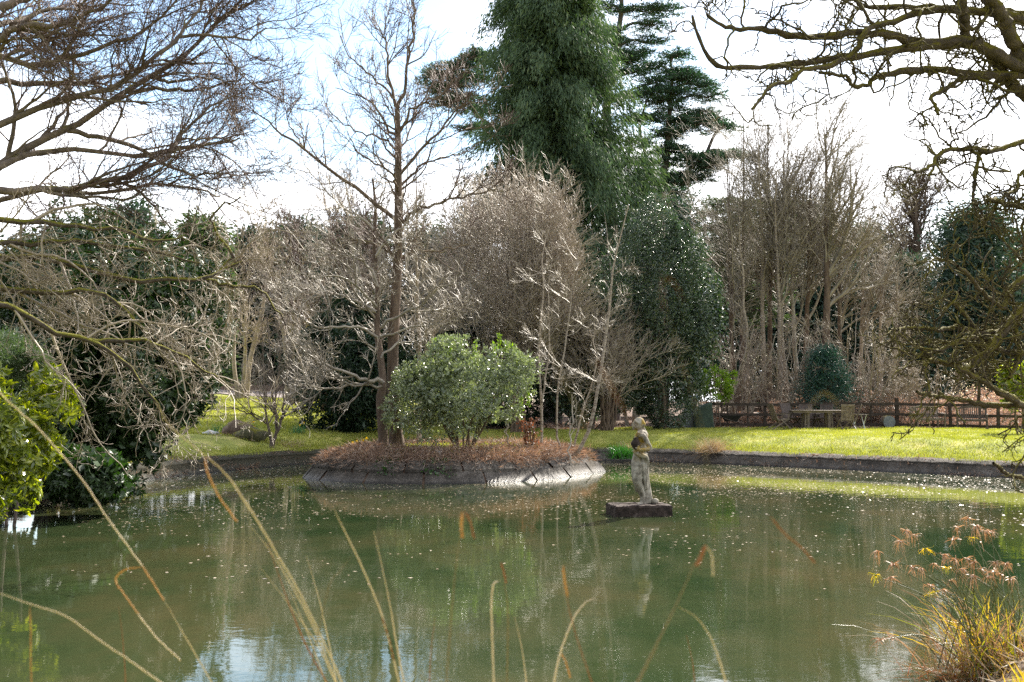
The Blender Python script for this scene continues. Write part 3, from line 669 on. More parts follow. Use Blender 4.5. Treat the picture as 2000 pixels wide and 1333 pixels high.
def island_second():
    b = at(750, 878, 31.6); b[2] = float(iz(b[0], b[1]))
    t = thing('bare_island_tree', 'leafless tree beside the tallest island tree, broken lower trunk with wide pale low branches', 'tree', b)
    g = lambda px, d1, r0, r1=.012, d0=31.6: (px, d0, d1, r0, r1)
    tr = guided([g([(750, 885), (747, 830), (744, 780), (748, 745), (742, 690), (736, 640), (738, 560), (730, 480), (734, 420), (728, 350)], 32.6, .15, .03)], 18, 0)
    tr[1][0, :5] = .145; tr[1][0, 5] = .12
    la = guided([
        g([(748, 748), (720, 742), (695, 735), (650, 718), (610, 700), (575, 668)], 30.5, .07),
        g([(746, 755), (700, 752), (640, 760), (600, 755), (560, 772)], 30.8, .04),
        g([(738, 660), (700, 640), (660, 636), (620, 640), (590, 620), (560, 600)], 30, .045),
        g([(736, 610), (700, 590), (650, 575), (620, 560), (580, 566)], 33.5, .04),
        g([(738, 560), (720, 520), (680, 500), (640, 490), (590, 470)], 31, .04),
        g([(745, 640), (790, 610), (830, 590), (860, 560), (900, 552)], 30.5, .045),
        g([(744, 700), (790, 655), (830, 620), (880, 600)], 33, .035),
        g([(734, 500), (760, 460), (800, 430), (830, 380)], 31.5, .035),
        g([(730, 450), (700, 420), (660, 400), (620, 350), (600, 330)], 32.5, .035),
        g([(736, 600), (700, 560), (660, 540), (610, 540), (560, 520)], 29.6, .04)], 16, .03)
    c1 = grow(join(la), 110, 1.6, (25, 60), 10, (.15, 1), .2, .02, cap=.02, tip=.007)
    c1 = join(c1, grow((tr[0][:, 7:], tr[1][:, 7:]), 26, 1.7, (40, 80), 10, (0, 1), .17, .03, cap=.02, tip=.007))
    c2 = grow(c1, 900, .75, (25, 60), 7, (.1, 1), .24, .03, cap=.018, tip=.006)
    c3 = grow(c2, 3600, .34, (25, 60), 5, (.1, 1), .24, .06, tip=.005)
    m = Mesh(); tubes(m, *tr, 11); part(m, 'trunk', M['bark_brown'], t)
    m = Mesh(); tubes(m, *la, 6); tubes(m, *c1, 5); o = part(m, 'limbs', M['twig_grey'], t); o['label'] = 'pale grey spreading low limbs'
    part(twigs([c2, c3]), 'crown', M['twig_grey'], t)
island_second()

def generic_bare(name, label, x, y, h, r, lean=(0, 0), n=(24, 260, 1500, 3500), L=(.30, .42, .45), ang=(30, 60), t0=.3, up=(.05, .05, .05), wig=.15, mats=('bark_brown', 'twig_dark'), tipr=.006, group=None, cat_='tree', z=None, stems=1, spread=.25, droop=0, wob=.06, S=(9, 4), tf=1.0):
    z0 = float(gz(x, y)) if z is None else z
    t = thing(name, label, cat_, (x, y, z0), group)
    trs = []
    for k in range(stems):
        a = 2.4 * k + .3; l = (lean[0] + (spread * math.cos(a) if stems > 1 else 0), lean[1] + (spread * math.sin(a) if stems > 1 else 0))
        trs.append(trunk_of(x + (.2 * math.cos(a) if stems > 1 else 0), y + (.2 * math.sin(a) if stems > 1 else 0), (h * rg.uniform(.8, 1) if k else h) * tf, r * rg.uniform(.6, 1) if k else r, l, 14, wob, z0))
    tr = join(*trs) if stems > 1 else trs[0]
    c1 = grow(tr, n[0], h * L[0], ang, 10, (t0, .97), wig, up[0], cap=.022, tip=tipr * 1.4, out=(x, y, 0))
    c2 = grow(c1, n[1], L[1], (22, 55), 8, (.12, 1), wig * 1.2, up[1], cap=.02, tip=tipr * 1.1, rel=True)
    c2 = join(c2)
    gs = [c2]
    if n[2]: c3 = grow(c2, n[2], L[2], (22, 55), 6, (.1, 1), wig * 1.3, up[2], tip=tipr, rel=True); gs.append(c3)
    if n[3]: gs.append(grow(c3, n[3], .5, (25, 55), 4, (.1, 1), .2, up[2] - droop, tip=tipr * .8, rel=True))
    m = Mesh(); tubes(m, *tr, S[0]); part(m, 'trunk', M[mats[0]], t)
    m = Mesh(); tubes(m, *c1, S[1])
    for g in gs: tubes(m, *g, 3)
    part(m, 'crown', M[mats[1]], t); return t
def gb(name, label, px, pyb, d, top, r, **kw):
    """bare tree given by the pixel of its base, its distance and the pixel row of its top"""
    p = at(px, pyb, d); x, y = float(p[0]), d; z0 = kw.pop('z', None)
    z0 = float(gz(x, y)) if z0 is None else z0
    h = float(at(px, top, d)[2]) - z0
    return generic_bare(name, label, x, y, h, r, z=z0, **kw)

# birch stems on the island's right end
def island_birches():
    stems = [
        ('slim pale birch leaning right with kinked foot at the right end of the island', [(1128, 885), (1148, 845), (1160, 800), (1172, 740), (1183, 660), (1192, 590), (1198, 520), (1215, 450), (1228, 400)], .06, 32.8),
        ('thin birch stem crossing behind the leaning birch at its foot', [(1119, 885), (1128, 840), (1143, 790), (1158, 745), (1165, 700), (1150, 640)], .035, 33.2),
        ('paired pale birch stems forking low, just right of the glossy island shrub', [(1057, 880), (1058, 820), (1057, 770), (1052, 700), (1056, 640), (1062, 560), (1058, 500), (1075, 440)], .038, 32.6),
        ('bowed slender birch between the forked birch and the leaning birch', [(1096, 884), (1088, 850), (1088, 790), (1094, 730), (1105, 670), (1114, 600), (1120, 540), (1135, 470)], .036, 32.6)]
    for i, (lab, px, r, d) in enumerate(stems):
        b = at(*px[0], d); b[2] = float(iz(b[0], b[1]))
        t = thing('birch_sapling', lab, 'tree', b, 'slim birches on the island')
        g = guided([(px, d, d + rg.uniform(-.3, .5), r, .012)], 16, .01)
        ext = [g]
        if i == 2:
            ext.append(guided([([(1058, 790), (1064, 740), (1072, 690), (1073, 640), (1071, 560), (1080, 500)], d, d + .2, r * .8, .01)], 16, .01))
        gg = join(*ext) if len(ext) > 1 else g
        c1 = grow(gg, 12, 1.1, (35, 80), 9, (.25, 1), .14, .03, cap=.014, tip=.006)
        c2 = grow(c1, 64, .5, (20, 60), 6, (.1, 1), .2, .04, tip=.005); c3 = grow(c2, 260, .28, (20, 60), 5, (.1, 1), .2, .04, tip=.0045)
        m = Mesh(); tubes(m, *gg, 8); part(m, 'trunk', M['birch'], t)
        part(twigs([c1, c2, c3]), 'crown', M['twig_grey'], t)
island_birches()
gb('birch_tree', 'slim speckled birch behind the tallest island tree', 818, 876, 34, 330, .055, z=.75, n=(22, 160, 600, 0), L=(.22, .4, .45), mats=('birch', 'twig_grey'), lean=(-.005, 0), wob=.03)

# small multi stem tree leaning from the left bank
def small_multi():
    b = at(524, 906, 37.6); b[2] = float(gz(b[0], b[1])) 
    t = thing('bare_small_tree', 'small forked leafless tree leaning from the shaded bank beside the lit lawn', 'tree', b)
    g = lambda px, d1, r0, r1=.008: (px, 37.6, d1, r0, r1)
    tr = guided([g([(524, 910), (528, 885), (532, 865)], 37.6, .11, .085)], 16)
    la = guided([g([(531, 870), (524, 835), (519, 800), (516, 750), (515, 690), (512, 600)], 37.2, .05), g([(533, 866), (540, 830), (536, 790), (525, 740), (528, 680), (520, 560)], 38, .06),
                 g([(535, 862), (547, 825), (553, 800), (556, 750), (570, 700), (575, 640)], 37.5, .055), g([(520, 828), (500, 815), (480, 806), (455, 798), (430, 793)], 36.8, .035),
                 g([(548, 822), (565, 795), (590, 770), (620, 745)], 37, .035), g([(540, 830), (538, 780), (545, 720), (550, 640)], 38.3, .045)], 16, .02)
    c1 = grow(la, 60, 1.6, (20, 55), 9, (.2, 1), .14, .06, cap=.016, tip=.006); c2 = grow(c1, 420, .7, (22, 55), 7, (.1, 1), .18, .04, tip=.005)
    c3 = grow(c2, 1600, .33, (22, 55), 5, (.1, 1), .2, .04, tip=.0045)
    m = Mesh(); tubes(m, *tr, 9); part(m, 'trunk', M['bark_dark'], t)
    m = Mesh(); tubes(m, *la, 6); tubes(m, *c1, 4); part(m, 'limbs', M['bark_dark'], t)
    part(twigs([c2, c3]), 'crown', M['twig_far'], t)
small_multi()

# ---- the dense dome of grey twigs behind the island
def dome():
    for lab, px, d, top, wd, mats, n in (
        ('broad dome of dense grey pink leafless twigs in front of the tall cypress', 1010, 43, 325, .265, ('bark_brown', 'twig_dome'), (130, 2600, 11000, 12000)),
        ('lower leafless twiggy shrub right of the grey twig dome, in front of the holly', 1185, 44, 590, .20, ('bark_brown', 'twig_dome'), (40, 500, 2000, 1800))):
        x = (px - 1000) / F * d; h = float(at(px, top, d)[2]) - .8
        t = thing('twiggy_tree', lab, 'tree', (x, d, .8))
        K = 14; st = 24; P = []; Rr = []
        for k in range(st):
            a = rg.uniform(0, 6.28); o = rg.uniform(.1, 1) * wd; s = np.linspace(0, 1, K); hh = h * rg.uniform(.72, .97) * (1 - .18 * o)
            P.append(np.stack([x + math.cos(a) * (.5 * o + o * hh * s ** 1.3) + np.cumsum(rg.normal(size=K)) * .06, d + math.sin(a) * (.5 * o + o * hh * s ** 1.3) * .8, .7 + hh * s], -1)); Rr.append(rg.uniform(.035, .065) * (1 - s) + .012)
        tr = (np.array(P), np.array(Rr))
        c1 = grow(tr, n[0], 2.6, (20, 55), 10, (.2, .95), .13, .05, cap=.016, tip=.007, out=(x, d, 0))
        c2 = grow(c1, n[1], 1.0, (20, 55), 7, (.1, 1), .16, .06, cap=.014, tip=.006)
        c3 = grow(c2, n[2], .45, (20, 50), 5, (.1, 1), .18, .08, tip=.0055)
        # fans of outward twigs filling the rounded outline
        ns = n[3] // 2; a = dirs(ns); a[:, 2] = np.abs(a[:, 2]) * 1.1 - .25; a = nrm(a); rad = rg.uniform(.35, .93, (ns, 1)) ** .7; RR = np.array([h * wd * 1.25, h * wd * 1.0, h * .52])
        st_ = np.array([x - .5, d, .8 + h * .47]) + a * RR * rad; dd = nrm(nrm(a * (1, 1, .8) + [0, 0, .55]) + rg.normal(size=(ns, 3)) * .35); LL = rg.uniform(.4, 1.1, (ns, 1)); Pk = [st_]
        for q in range(6): dd = nrm(dd + rg.normal(size=(ns, 3)) * .16 + [0, 0, .03]); Pk.append(Pk[-1] + dd * LL / 6)
        sh = (np.stack(Pk, 1), np.repeat(np.linspace(.012, .006, 7)[None], ns, 0)); c4 = grow(sh, n[3], .24, (20, 50), 4, (.1, 1), .18, .1, tip=.005)
        m = Mesh(); tubes(m, *tr, 7); part(m, 'trunk', M[mats[0]], t)
        part(twigs([c1, c2, c3, sh, c4]), 'crown', M[mats[1]], t)
dome()

# ---- evergreen shapes
def lobed_points(c, r, n1, n2, n, f1=.42, f2=.32, shell=.25, zmin=None):
    """points and outward directions on a bumpy two-level crown"""
    c = np.asarray(c, float); r = np.asarray(r, float) / (.80 + f1 * .75)
    a = dirs(n1); l1 = c + a * r * rg.uniform(.38, .86, (n1, 1)); r1 = r * f1 * rg.uniform(.55, 1.35, (n1, 1))
    i = rg.integers(0, n1, n2); b = nrm(dirs(n2) + a[i] * .8); l2 = l1[i] + b * r1[i] * .8; r2 = r1[i] * f2 * rg.uniform(.6, 1.3, (n2, 1))
    j = rg.integers(0, n2, n); d = nrm(dirs(n) + b[j] * .7); p = l2[j] + d * r2[j] * (1 - shell * rg.uniform(0, 1, (n, 1)) ** 2 * 2)
    if zmin is not None: 
        k = p[:, 2] > zmin; return p[k], d[k]
    return p, d
def leafy(name, label, c, r, n, L, W, mat, ell=False, up=.2, n1=28, n2=300, fold=.1, stems=6, cat_='shrub', per=6, base=None, group=None, f1=.42, f2=.32, bark='bark_dark', spread=.8, inner=True, shell=.25, extra=None, whorl=False, root=None):
    """broadleaf evergreen: stems + sprigs of leaves on a bumpy crown"""
    c = np.asarray(c, float); r = np.asarray(r, float)
    zb = (float(gz(c[0], c[1])) if base is None else base)
    t = thing(name, label, cat_, (c[0], c[1], zb), group)
    zb = max(zb, .04) if root is None else .06
    p, d = lobed_points(c, r, n1, n2, n // per, f1, f2, shell, zmin=zb + .03)
    k = len(p); m = Mesh(); q = np.repeat(np.arange(k), per); s = np.tile(np.linspace(0, 1, per), k)
    sd = nrm(d + np.array([0, 0, up]) + rg.normal(size=(k, 3)) * .35)
    if whorl:
        pos = p[q] + sd[q] * (L * .25 * s)[:, None]; ld = sd[q] * .55 + perp_to(sd[q], dirs(len(q))) * 1.0
        nn = sd[q] + rg.normal(size=(len(q), 3)) * .2
        leaves(m, pos, ld, L * rg.uniform(.7, 1.15, len(q)), W * rg.uniform(.8, 1.1, len(q)), n=nn, fold=fold, ell=ell)
    else:
        pos = p[q] + sd[q] * (L * 1.6 * (s - .3))[:, None]; ld = sd[q] * .7 + dirs(len(q)) * .8
        leaves(m, pos, ld, L * rg.uniform(.6, 1.2, len(q)), W * rg.uniform(.7, 1.2, len(q)), fold=fold, ell=ell)
    if inner:                                   # shaded leaves deeper inside the crown
        pi, di = lobed_points(c, r * .8, n1, n2, n // 8, .5, .45, .6, zmin=zb + .03); leaves(m, pi, dirs(len(pi)), L * 1.6, W * 2.4)
    part(m, 'crown', M[mat], t, smooth=False)
    m = Mesh()
    for k in range(stems):
        a = rg.uniform(0, 6.28); e = c + np.array([math.cos(a), math.sin(a), 0]) * r * spread * rg.uniform(.2, .8) + np.array([0, 0, r[2] * rg.uniform(-.2, .5)])
        b0 = np.array([c[0] + .15 * math.cos(a), c[1] + .15 * math.sin(a), zb - .1]) if root is None else np.array([root[0] + .15 * math.cos(a), root[1] + .15 * math.sin(a), float(gz(*root)) - .1]); mid = (b0 + e) / 2 + rg.normal(size=3) * .1 * r
        P = smooth_poly([b0, mid, e], 12); m = Mesh(); tubes(m, P, np.linspace(max(.03, r[2] * .022), .012, 12), 7); part(m, 'trunk' if cat_ == 'tree' else 'stem', M[bark], t)
    return t
def shrub(name, label, px, d, ytop, ybot, wpx, **kw):
    """crown box given in photo pixels at distance d"""
    x = (px - 1000) / F * d; zt = float(at(px, ytop, d)[2]); zb = float(at(px, ybot, d)[2]); w_ = wpx / F * d / 2
    dep = kw.pop('depth', w_ * .8)
    return leafy(name, label, (x, d, (zt + zb) / 2), (w_, dep, (zt - zb) / 2), kw.pop('n'), kw.pop('L'), kw.pop('W'), kw.pop('mat'), **kw)

def evergreens():
    # glossy shrub on the island
    b = float(iz(-1.3, 31.5))
    shrub('evergreen_shrub', 'round glossy pale green evergreen shrub in the middle of the island', 907, 31.4, 672, 855, 275, n=32000, L=.085, W=.04, mat='viburnum', base=b, stems=12, n1=17, n2=200, per=7, f1=.46, f2=.5, fold=.15, spread=.9, bark='bark_brown', depth=1.6)
    # rhododendron mass, left
    shrub('rhododendron', 'huge dark rhododendron mass under the hanging twigs beside the sunlit lawn', 225, 25, 385, 965, 420, n=95000, L=.135, W=.042, mat='rhodo', ell=True, n1=46, n2=900, per=7, fold=.1, stems=14, depth=2.4, whorl=True, f1=.38, root=(-10.6, 27.6))
    shrub('rhododendron', 'upper dark evergreen behind the hanging twigs, with feathery shoots against the sky', 90, 27, 370, 945, 440, n=42000, L=.15, W=.045, mat='rhodo', ell=True, n1=30, n2=400, per=7, stems=8, depth=2.5, whorl=True)
    shrub('rhododendron', 'low grey green rhododendron skirt overhanging the dark water', 165, 20.5, 870, 985, 260, n=12000, L=.13, W=.045, mat='rhodo', ell=True, n1=18, n2=160, per=7, stems=6, depth=1.0, whorl=True, root=(-10.3, 21.5))
    # bright laurel close by, left
    shrub('laurel', 'bright yellow green laurel with long shiny leaves hanging over the water', 0, 14.6, 705, 1045, 262, n=11000, L=.145, W=.045, mat='laurel', ell=True, n1=17, n2=110, per=8, fold=.12, stems=7, depth=1.3, whorl=True, f1=.46, f2=.5, inner=False, root=(-8.7, 15.2))
    shrub('rhododendron', 'dark evergreen bank behind the bright laurel at the left edge', -60, 22, 560, 985, 420, n=26000, L=.17, W=.055, mat='rhodo', ell=True, n1=24, n2=300, per=7, stems=8, depth=2, whorl=True, root=(-11.4, 23))
    # yew and hedge behind the island, left
    shrub('yew_tree', 'black green yew with low trailing branches behind the twin island trunks', 690, 42.5, 560, 872, 250, n=40000, L=.16, W=.05, mat='yew', n1=34, n2=420, per=6, stems=9, cat_='tree', depth=1.6)
    # hollies right of centre
    shrub('holly_tree', 'tall glossy dark holly right of the island, reaching the cedar', 1300, 46, 395, 850, 250, n=110000, L=.085, W=.045, mat='holly', n1=24, n2=620, per=6, stems=5, cat_='tree', f1=.42, depth=1.8)
    shrub('holly_tree', 'lower dark blue green holly behind the birch stems', 1150, 45.5, 520, 850, 270, n=80000, L=.085, W=.045, mat='holly', n1=20, n2=420, per=6, stems=5, cat_='tree', depth=1.8)
    shrub('evergreen_shrub', 'dark evergreen undergrowth behind the glossy island shrub', 930, 47, 600, 850, 330, n=30000, L=.13, W=.06, mat='yew', n1=30, n2=400, per=6, stems=5, depth=1.5)
    shrub('flowering_shrub', 'small yellow green shrub beside the covered barbecue at the fence end', 1400, 49.2, 705, 800, 75, n=4500, L=.09, W=.05, mat='shoot', n1=14, n2=80, per=6, stems=4, depth=.7, inner=False)
    shrub('laurel', 'sunlit green laurel beyond the fence behind the mossy branches', 1990, 41, 700, 800, 70, n=5000, L=.14, W=.07, mat='laurel', n1=14, n2=90, per=6, stems=4, depth=.8)
    # pale conifer sprays at far left
    shrub('conifer_bough_shrub', 'feathery yellow green conifer above the bright laurel', 15, 19, 655, 760, 170, n=14000, L=.12, W=.016, mat='pine_pale', n1=16, n2=90, per=9, stems=3, depth=1, inner=False)
evergreens()

# shoots standing above the island shrub and the laurel
def shoots():
    for host_px, d, mat, lab, lst in ((905, 31.0, 'shoot', 'spray of fresh light green shoots on top of the island shrub', [(975, 655), (985, 668), (1000, 672), (965, 672), (850, 662), (880, 668), (930, 668), (1010, 688), (1030, 768), (1018, 775)]),):
        t = thing('leafy_shoots', lab, 'shoots', at(975, 700, d)); m = Mesh(); m2 = Mesh()
        for px, py in lst:
            p = at(px, py, d + rg.uniform(-.3, .3)); b = p - np.array([rg.normal() * .05, 0, .55]); P = smooth_poly([b, (p + b) / 2, p], 8); tubes(m2, P, np.linspace(.012, .005, 8), 4)
            part(m2, 'stem', M['bark_brown'], t); m2 = Mesh(); k = 46; s = rg.uniform(.25, 1, k)[:, None]; leaves(m, b + (p - b) * s, np.array([0, 0, .8]) + dirs(k) * .9, .11, .04, fold=.1)
        part(m, 'leaves', M[mat], t, smooth=False)
shoots()

def cypress():
    d = 56; x0 = (1075 - 1000) / F * d; x0 = 2.0
    t = thing('cypress_tree', 'enormous dense dark green cypress rising out of frame behind the island', 'tree', (x0, d, float(gz(x0, d))))
    H = 27.5; z0 = .9; s = np.linspace(0, 1, 16)
    m = Mesh(); P = np.stack([x0 + s * .4, d + 0 * s, z0 + s * (H - 1)], -1); tubes(m, P, .45 * (1 - s) + .03, 10); part(m, 'trunk', M['cedar_bark'], t)
    # outline half widths (metres) read at heights: left and right differ
    hz = np.array([0, 3, 6, 9, 12, 14, 16, 18, 20, 22, 24, 26, 27.5]); Lw = np.array([2.6, 3.2, 3.8, 4.2, 4.5, 4.6, 4.3, 3.9, 3.5, 2.9, 2.2, 1.3, .3]); Rw = np.array([2.4, 3.2, 4.0, 4.6, 5.1, 4.9, 4.4, 3.5, 2.7, 1.9, 1.4, .8, .2])
    nb = 330; z = rg.uniform(.05, .99, nb) ** .9 * H; a = rg.uniform(0, 6.283, nb)
    rad = np.where(np.cos(a) < 0, np.interp(z, hz, Lw), np.interp(z, hz, Rw)); rad = np.where(np.abs(np.cos(a)) < .5, (np.interp(z, hz, Lw) + np.interp(z, hz, Rw)) / 2, rad)
    rad *= rg.uniform(.68, 1.16, nb)
    # each bough is a drooping plume: clump centres along its outer half
    K = 9; u = np.linspace(.35, 1, K)
    ux = np.cos(a)[:, None] * rad[:, None] * u; uy = np.sin(a)[:, None] * rad[:, None] * u
    uz = z[:, None] + rad[:, None] * (.10 * u - .32 * (u ** 3)) 
    B = np.stack([x0 + .2 + ux, d + uy, z0 + uz], -1).reshape(-1, 3); nB = len(B)
    outd = np.stack([np.repeat(np.cos(a), K), np.repeat(np.sin(a), K), np.zeros(nB)], -1)
    m = Mesh(); per = 66; i = np.repeat(np.arange(nB), per); n = len(i)
    off = rg.normal(size=(n, 3)) * np.array([.27, .27, .20]); off[:, 2] -= np.abs(rg.normal(size=n)) * .42
    pos = B[i] + off; dd = outd[i] * .45 + rg.normal(size=(n, 3)) * .3 + np.array([0, 0, -.8])
    leaves(m, pos, dd, rg.uniform(.18, .46, n), rg.uniform(.035, .07, n))
    k = rg.integers(0, nB, 40000); pin = B[k] * (.55, .55, 1) + np.array([x0 * .45, d * .45, 0]) + rg.normal(size=(40000, 3)) * .35; leaves(m, pin, dirs(40000) * (.5, .5, 1), .42, .14)
    part(m, 'crown', M['cypress'], t, smooth=False)
cypress()

def cedar(name, label, d, trunks, tiers, dens=1.0, mat='cedar', tuft=.22, zb=None):
    """cedar: traced trunks, flat foliage plates given as (px,py,halfwidth px,thick px)"""
    b = at(*trunks[0][0][0], d); b[2] = float(gz(b[0], b[1])) if zb is None else zb
    t = thing(name, label, 'tree', b)
    m = Mesh(); g = guided([(px, d, d, r0, r1) for px, r0, r1 in trunks], 14, .03); tubes(m, *g, 9); part(m, 'trunk', M['cedar_bark'], t)
    m = Mesh(); mb = Mesh()
    allp = g[0].reshape(-1, 3)
    for (px, py, hw, th) in tiers:
        c = at(px, py, d); w_ = hw / F * d; 
        # the limb from the nearest lower trunk point
        dist = np.linalg.norm((allp - c) * (1, 1, 1.6), axis=1) + 5 * (allp[:, 2] > c[2] + .3); a = allp[dist.argmin()]
        tip = c + np.array([np.sign(c[0] - a[0]) * w_ * .8, rg.uniform(-1, 1), .1]); P = smooth_poly([a, (a + c) / 2 + [0, 0, .25], c - [0, 0, .1], tip], 12); tubes(mb, P, np.linspace(.11, .02, 12), 6)
        # fans of small boughs in the plate
        nb = int(34 * dens * max(1, w_)); ang = rg.uniform(0, 6.28, nb); rr = np.sqrt(rg.uniform(0, 1, nb)); depth = max(w_ * .8, 1.4)
        cx = c[0] + np.cos(ang) * rr * w_; cy = c[1] + np.sin(ang) * rr * depth; cz = c[2] + rg.normal(size=nb) * th / F * d * .30 - rr ** 2 * .14 * w_
        bd = np.stack([np.cos(ang), np.sin(ang) * .8, rg.normal(size=nb) * .12 - .1], -1); bd = nrm(bd + rg.normal(size=(nb, 3)) * .2 * (1, 1, .3))
        bl = rg.uniform(.5, 1.6, nb)
        st = np.stack([cx, cy, cz], -1) - bd * bl[:, None] * .5; tubes(mb, np.stack([st, st + bd * bl[:, None] * .5, st + bd * bl[:, None]], 1), np.repeat([[.018, .013, .008]], nb, 0), 3)
        per = 46; i = np.repeat(np.arange(nb), per); s = rg.uniform(0, 1, nb * per)[:, None]
        side = np.cross(bd, [0, 0, 1.]); pos = st[i] + bd[i] * bl[i][:, None] * s + side[i] * rg.normal(size=(nb * per, 1)) * .20 * (1.15 - s) + rg.normal(size=(nb * per, 3)) * (.05, .05, .03)
        dd = bd[i] * .8 + rg.normal(size=(nb * per, 3)) * .5 + np.array([0, 0, .25]); leaves(m, pos, dd, tuft * rg.uniform(.6, 1.2, nb * per), .042)
    part(m, 'crown', M[mat], t, smooth=False); part(mb, 'limbs', M['cedar_bark'], t)
def cedars():
    T = []
    rows = [(20, 1180, 1320), (55, 1170, 1300), (80, 1160, 1290), (110, 1180, 1350), (140, 1200, 1370), (165, 1260, 1400), (185, 1190, 1400), (215, 1290, 1400), (240, 1200, 1425), (268, 1210, 1330), (290, 1300, 1435), (315, 1220, 1410), (340, 1250, 1390), (360, 1230, 1330)]
    for y, xa, xb in rows:
        k = max(2, int((xb - xa) / 44)); 
        for j in range(k):
            x = xa + (xb - xa) * (j + .5) / k + rg.normal() * 6; T.append((x, y + rg.normal() * 7 + abs(x - 1290) * .06 - 4, rg.uniform(24, 40), 7))
    for y, xa, xb in rows[3:]:
        for j in range(1): T.append((xa + (xb - xa) * rg.uniform(.1, .9), y + 14 + rg.normal() * 5, rg.uniform(26, 44), 7))
    T += [(1165, -20, 40, 9), (1240, -30, 50, 9), (1310, -20, 30, 8), (1230, -70, 50, 9), (1215, -120, 40, 9)]
    cedar('cedar_tree', 'layered dark cedar with flat tiers of foliage right of the huge cypress', 64,
          [([(1294, 820), (1293, 600), (1290, 450), (1292, 370), (1300, 300), (1308, 230), (1312, 170), (1310, 120)], .34, .06), ([(1200, 820), (1200, 500), (1190, 300), (1185, 180), (1203, 110), (1210, 50), (1215, -20), (1218, -130)], .34, .08),
           ([(1293, 380), (1270, 340), (1250, 260), (1262, 200), (1280, 170)], .13, .03), ([(1292, 380), (1325, 350), (1345, 330), (1380, 300)], .13, .03), ([(1190, 200), (1225, 180), (1270, 165)], .12, .03)], T, 1.0)
    T = [(870, 135, 35, 8), (845, 150, 25, 8), (900, 128, 32, 7), (855, 175, 25, 7), (885, 165, 35, 8), (905, 190, 35, 8), (870, 200, 25, 7), (920, 150, 30, 8), (930, 215, 30, 8), (928, 115, 25, 6), (935, 108, 20, 10), (925, 250, 26, 6)]
    cedar('cedar_tree', 'cedar boughs jutting out left of the huge cypress against the white sky', 62, [([(1000, 820), (1000, 500), (990, 300), (985, 200), (980, 150)], .32, .08), ([(985, 260), (940, 230), (890, 190), (860, 160)], .12, .03)], T, 1.1)
    T = []
    for y in range(400, 620, 24):
        for j in range(6): T.append((1400 + j * 22 + rg.normal() * 8, y + rg.normal() * 6, 28, 8))
    cedar('cedar_tree', 'olive green lower conifer behind the bare birches and right of the holly', 66, [([(1450, 820), (1452, 600), (1450, 480), (1455, 400)], .25, .06)], T, .55, 'pine_pale')
cedars()

def cone_tree(name, label, px, d, ytop, ybot, hw, n, mat='pine', L=.3, W=.07, power=.8, group=None, bare=0.0, droop=.1, fat=1.0):
    """conifer of upswept plumes: irregular cone"""
    x0 = (px - 1000) / F * d; zt = float(at(px, ytop, d)[2]); zb = float(at(px, ybot, d)[2]); g0 = float(gz(x0, d)); w_ = hw / F * d
    t = thing(name, label, 'tree', (x0, d, g0), group)
    s = np.linspace(0, 1, 12); m = Mesh(); tubes(m, np.stack([x0 + 0 * s, d + 0 * s, g0 - .2 + s * (zt - g0 - .2)], -1), (zt - g0) * .016 * (1 - s) + .02, 8); part(m, 'trunk', M['cedar_bark'], t)
    nb = max(120, n // 220); u = rg.uniform(0, 1, nb) ** .8; a = rg.uniform(0, 6.28, nb); R = w_ * (1 - u) ** power * rg.uniform(.7, 1.15, nb) + .12
    K = 6; f = np.linspace(.35, 1, K); B = np.stack([x0 + np.cos(a)[:, None] * R[:, None] * f, d + np.sin(a)[:, None] * R[:, None] * f, (zb + (zt - zb) * u)[:, None] + R[:, None] * (.3 * f - droop * f * f)], -1).reshape(-1, 3)
    i = rg.integers(0, len(B), n); sc = .12 * w_ * fat + .08; pos = B[i] + rg.normal(size=(n, 3)) * sc; o_ = np.stack([np.cos(a), np.sin(a), 0 * a], -1)[i // K]
    m = Mesh(); leaves(m, pos, o_ * .5 + rg.normal(size=(n, 3)) * .45 + [0, 0, .35 - droop * 2], L * rg.uniform(.6, 1.3, n), W); part(m, 'crown', M[mat], t, smooth=False)
    return t
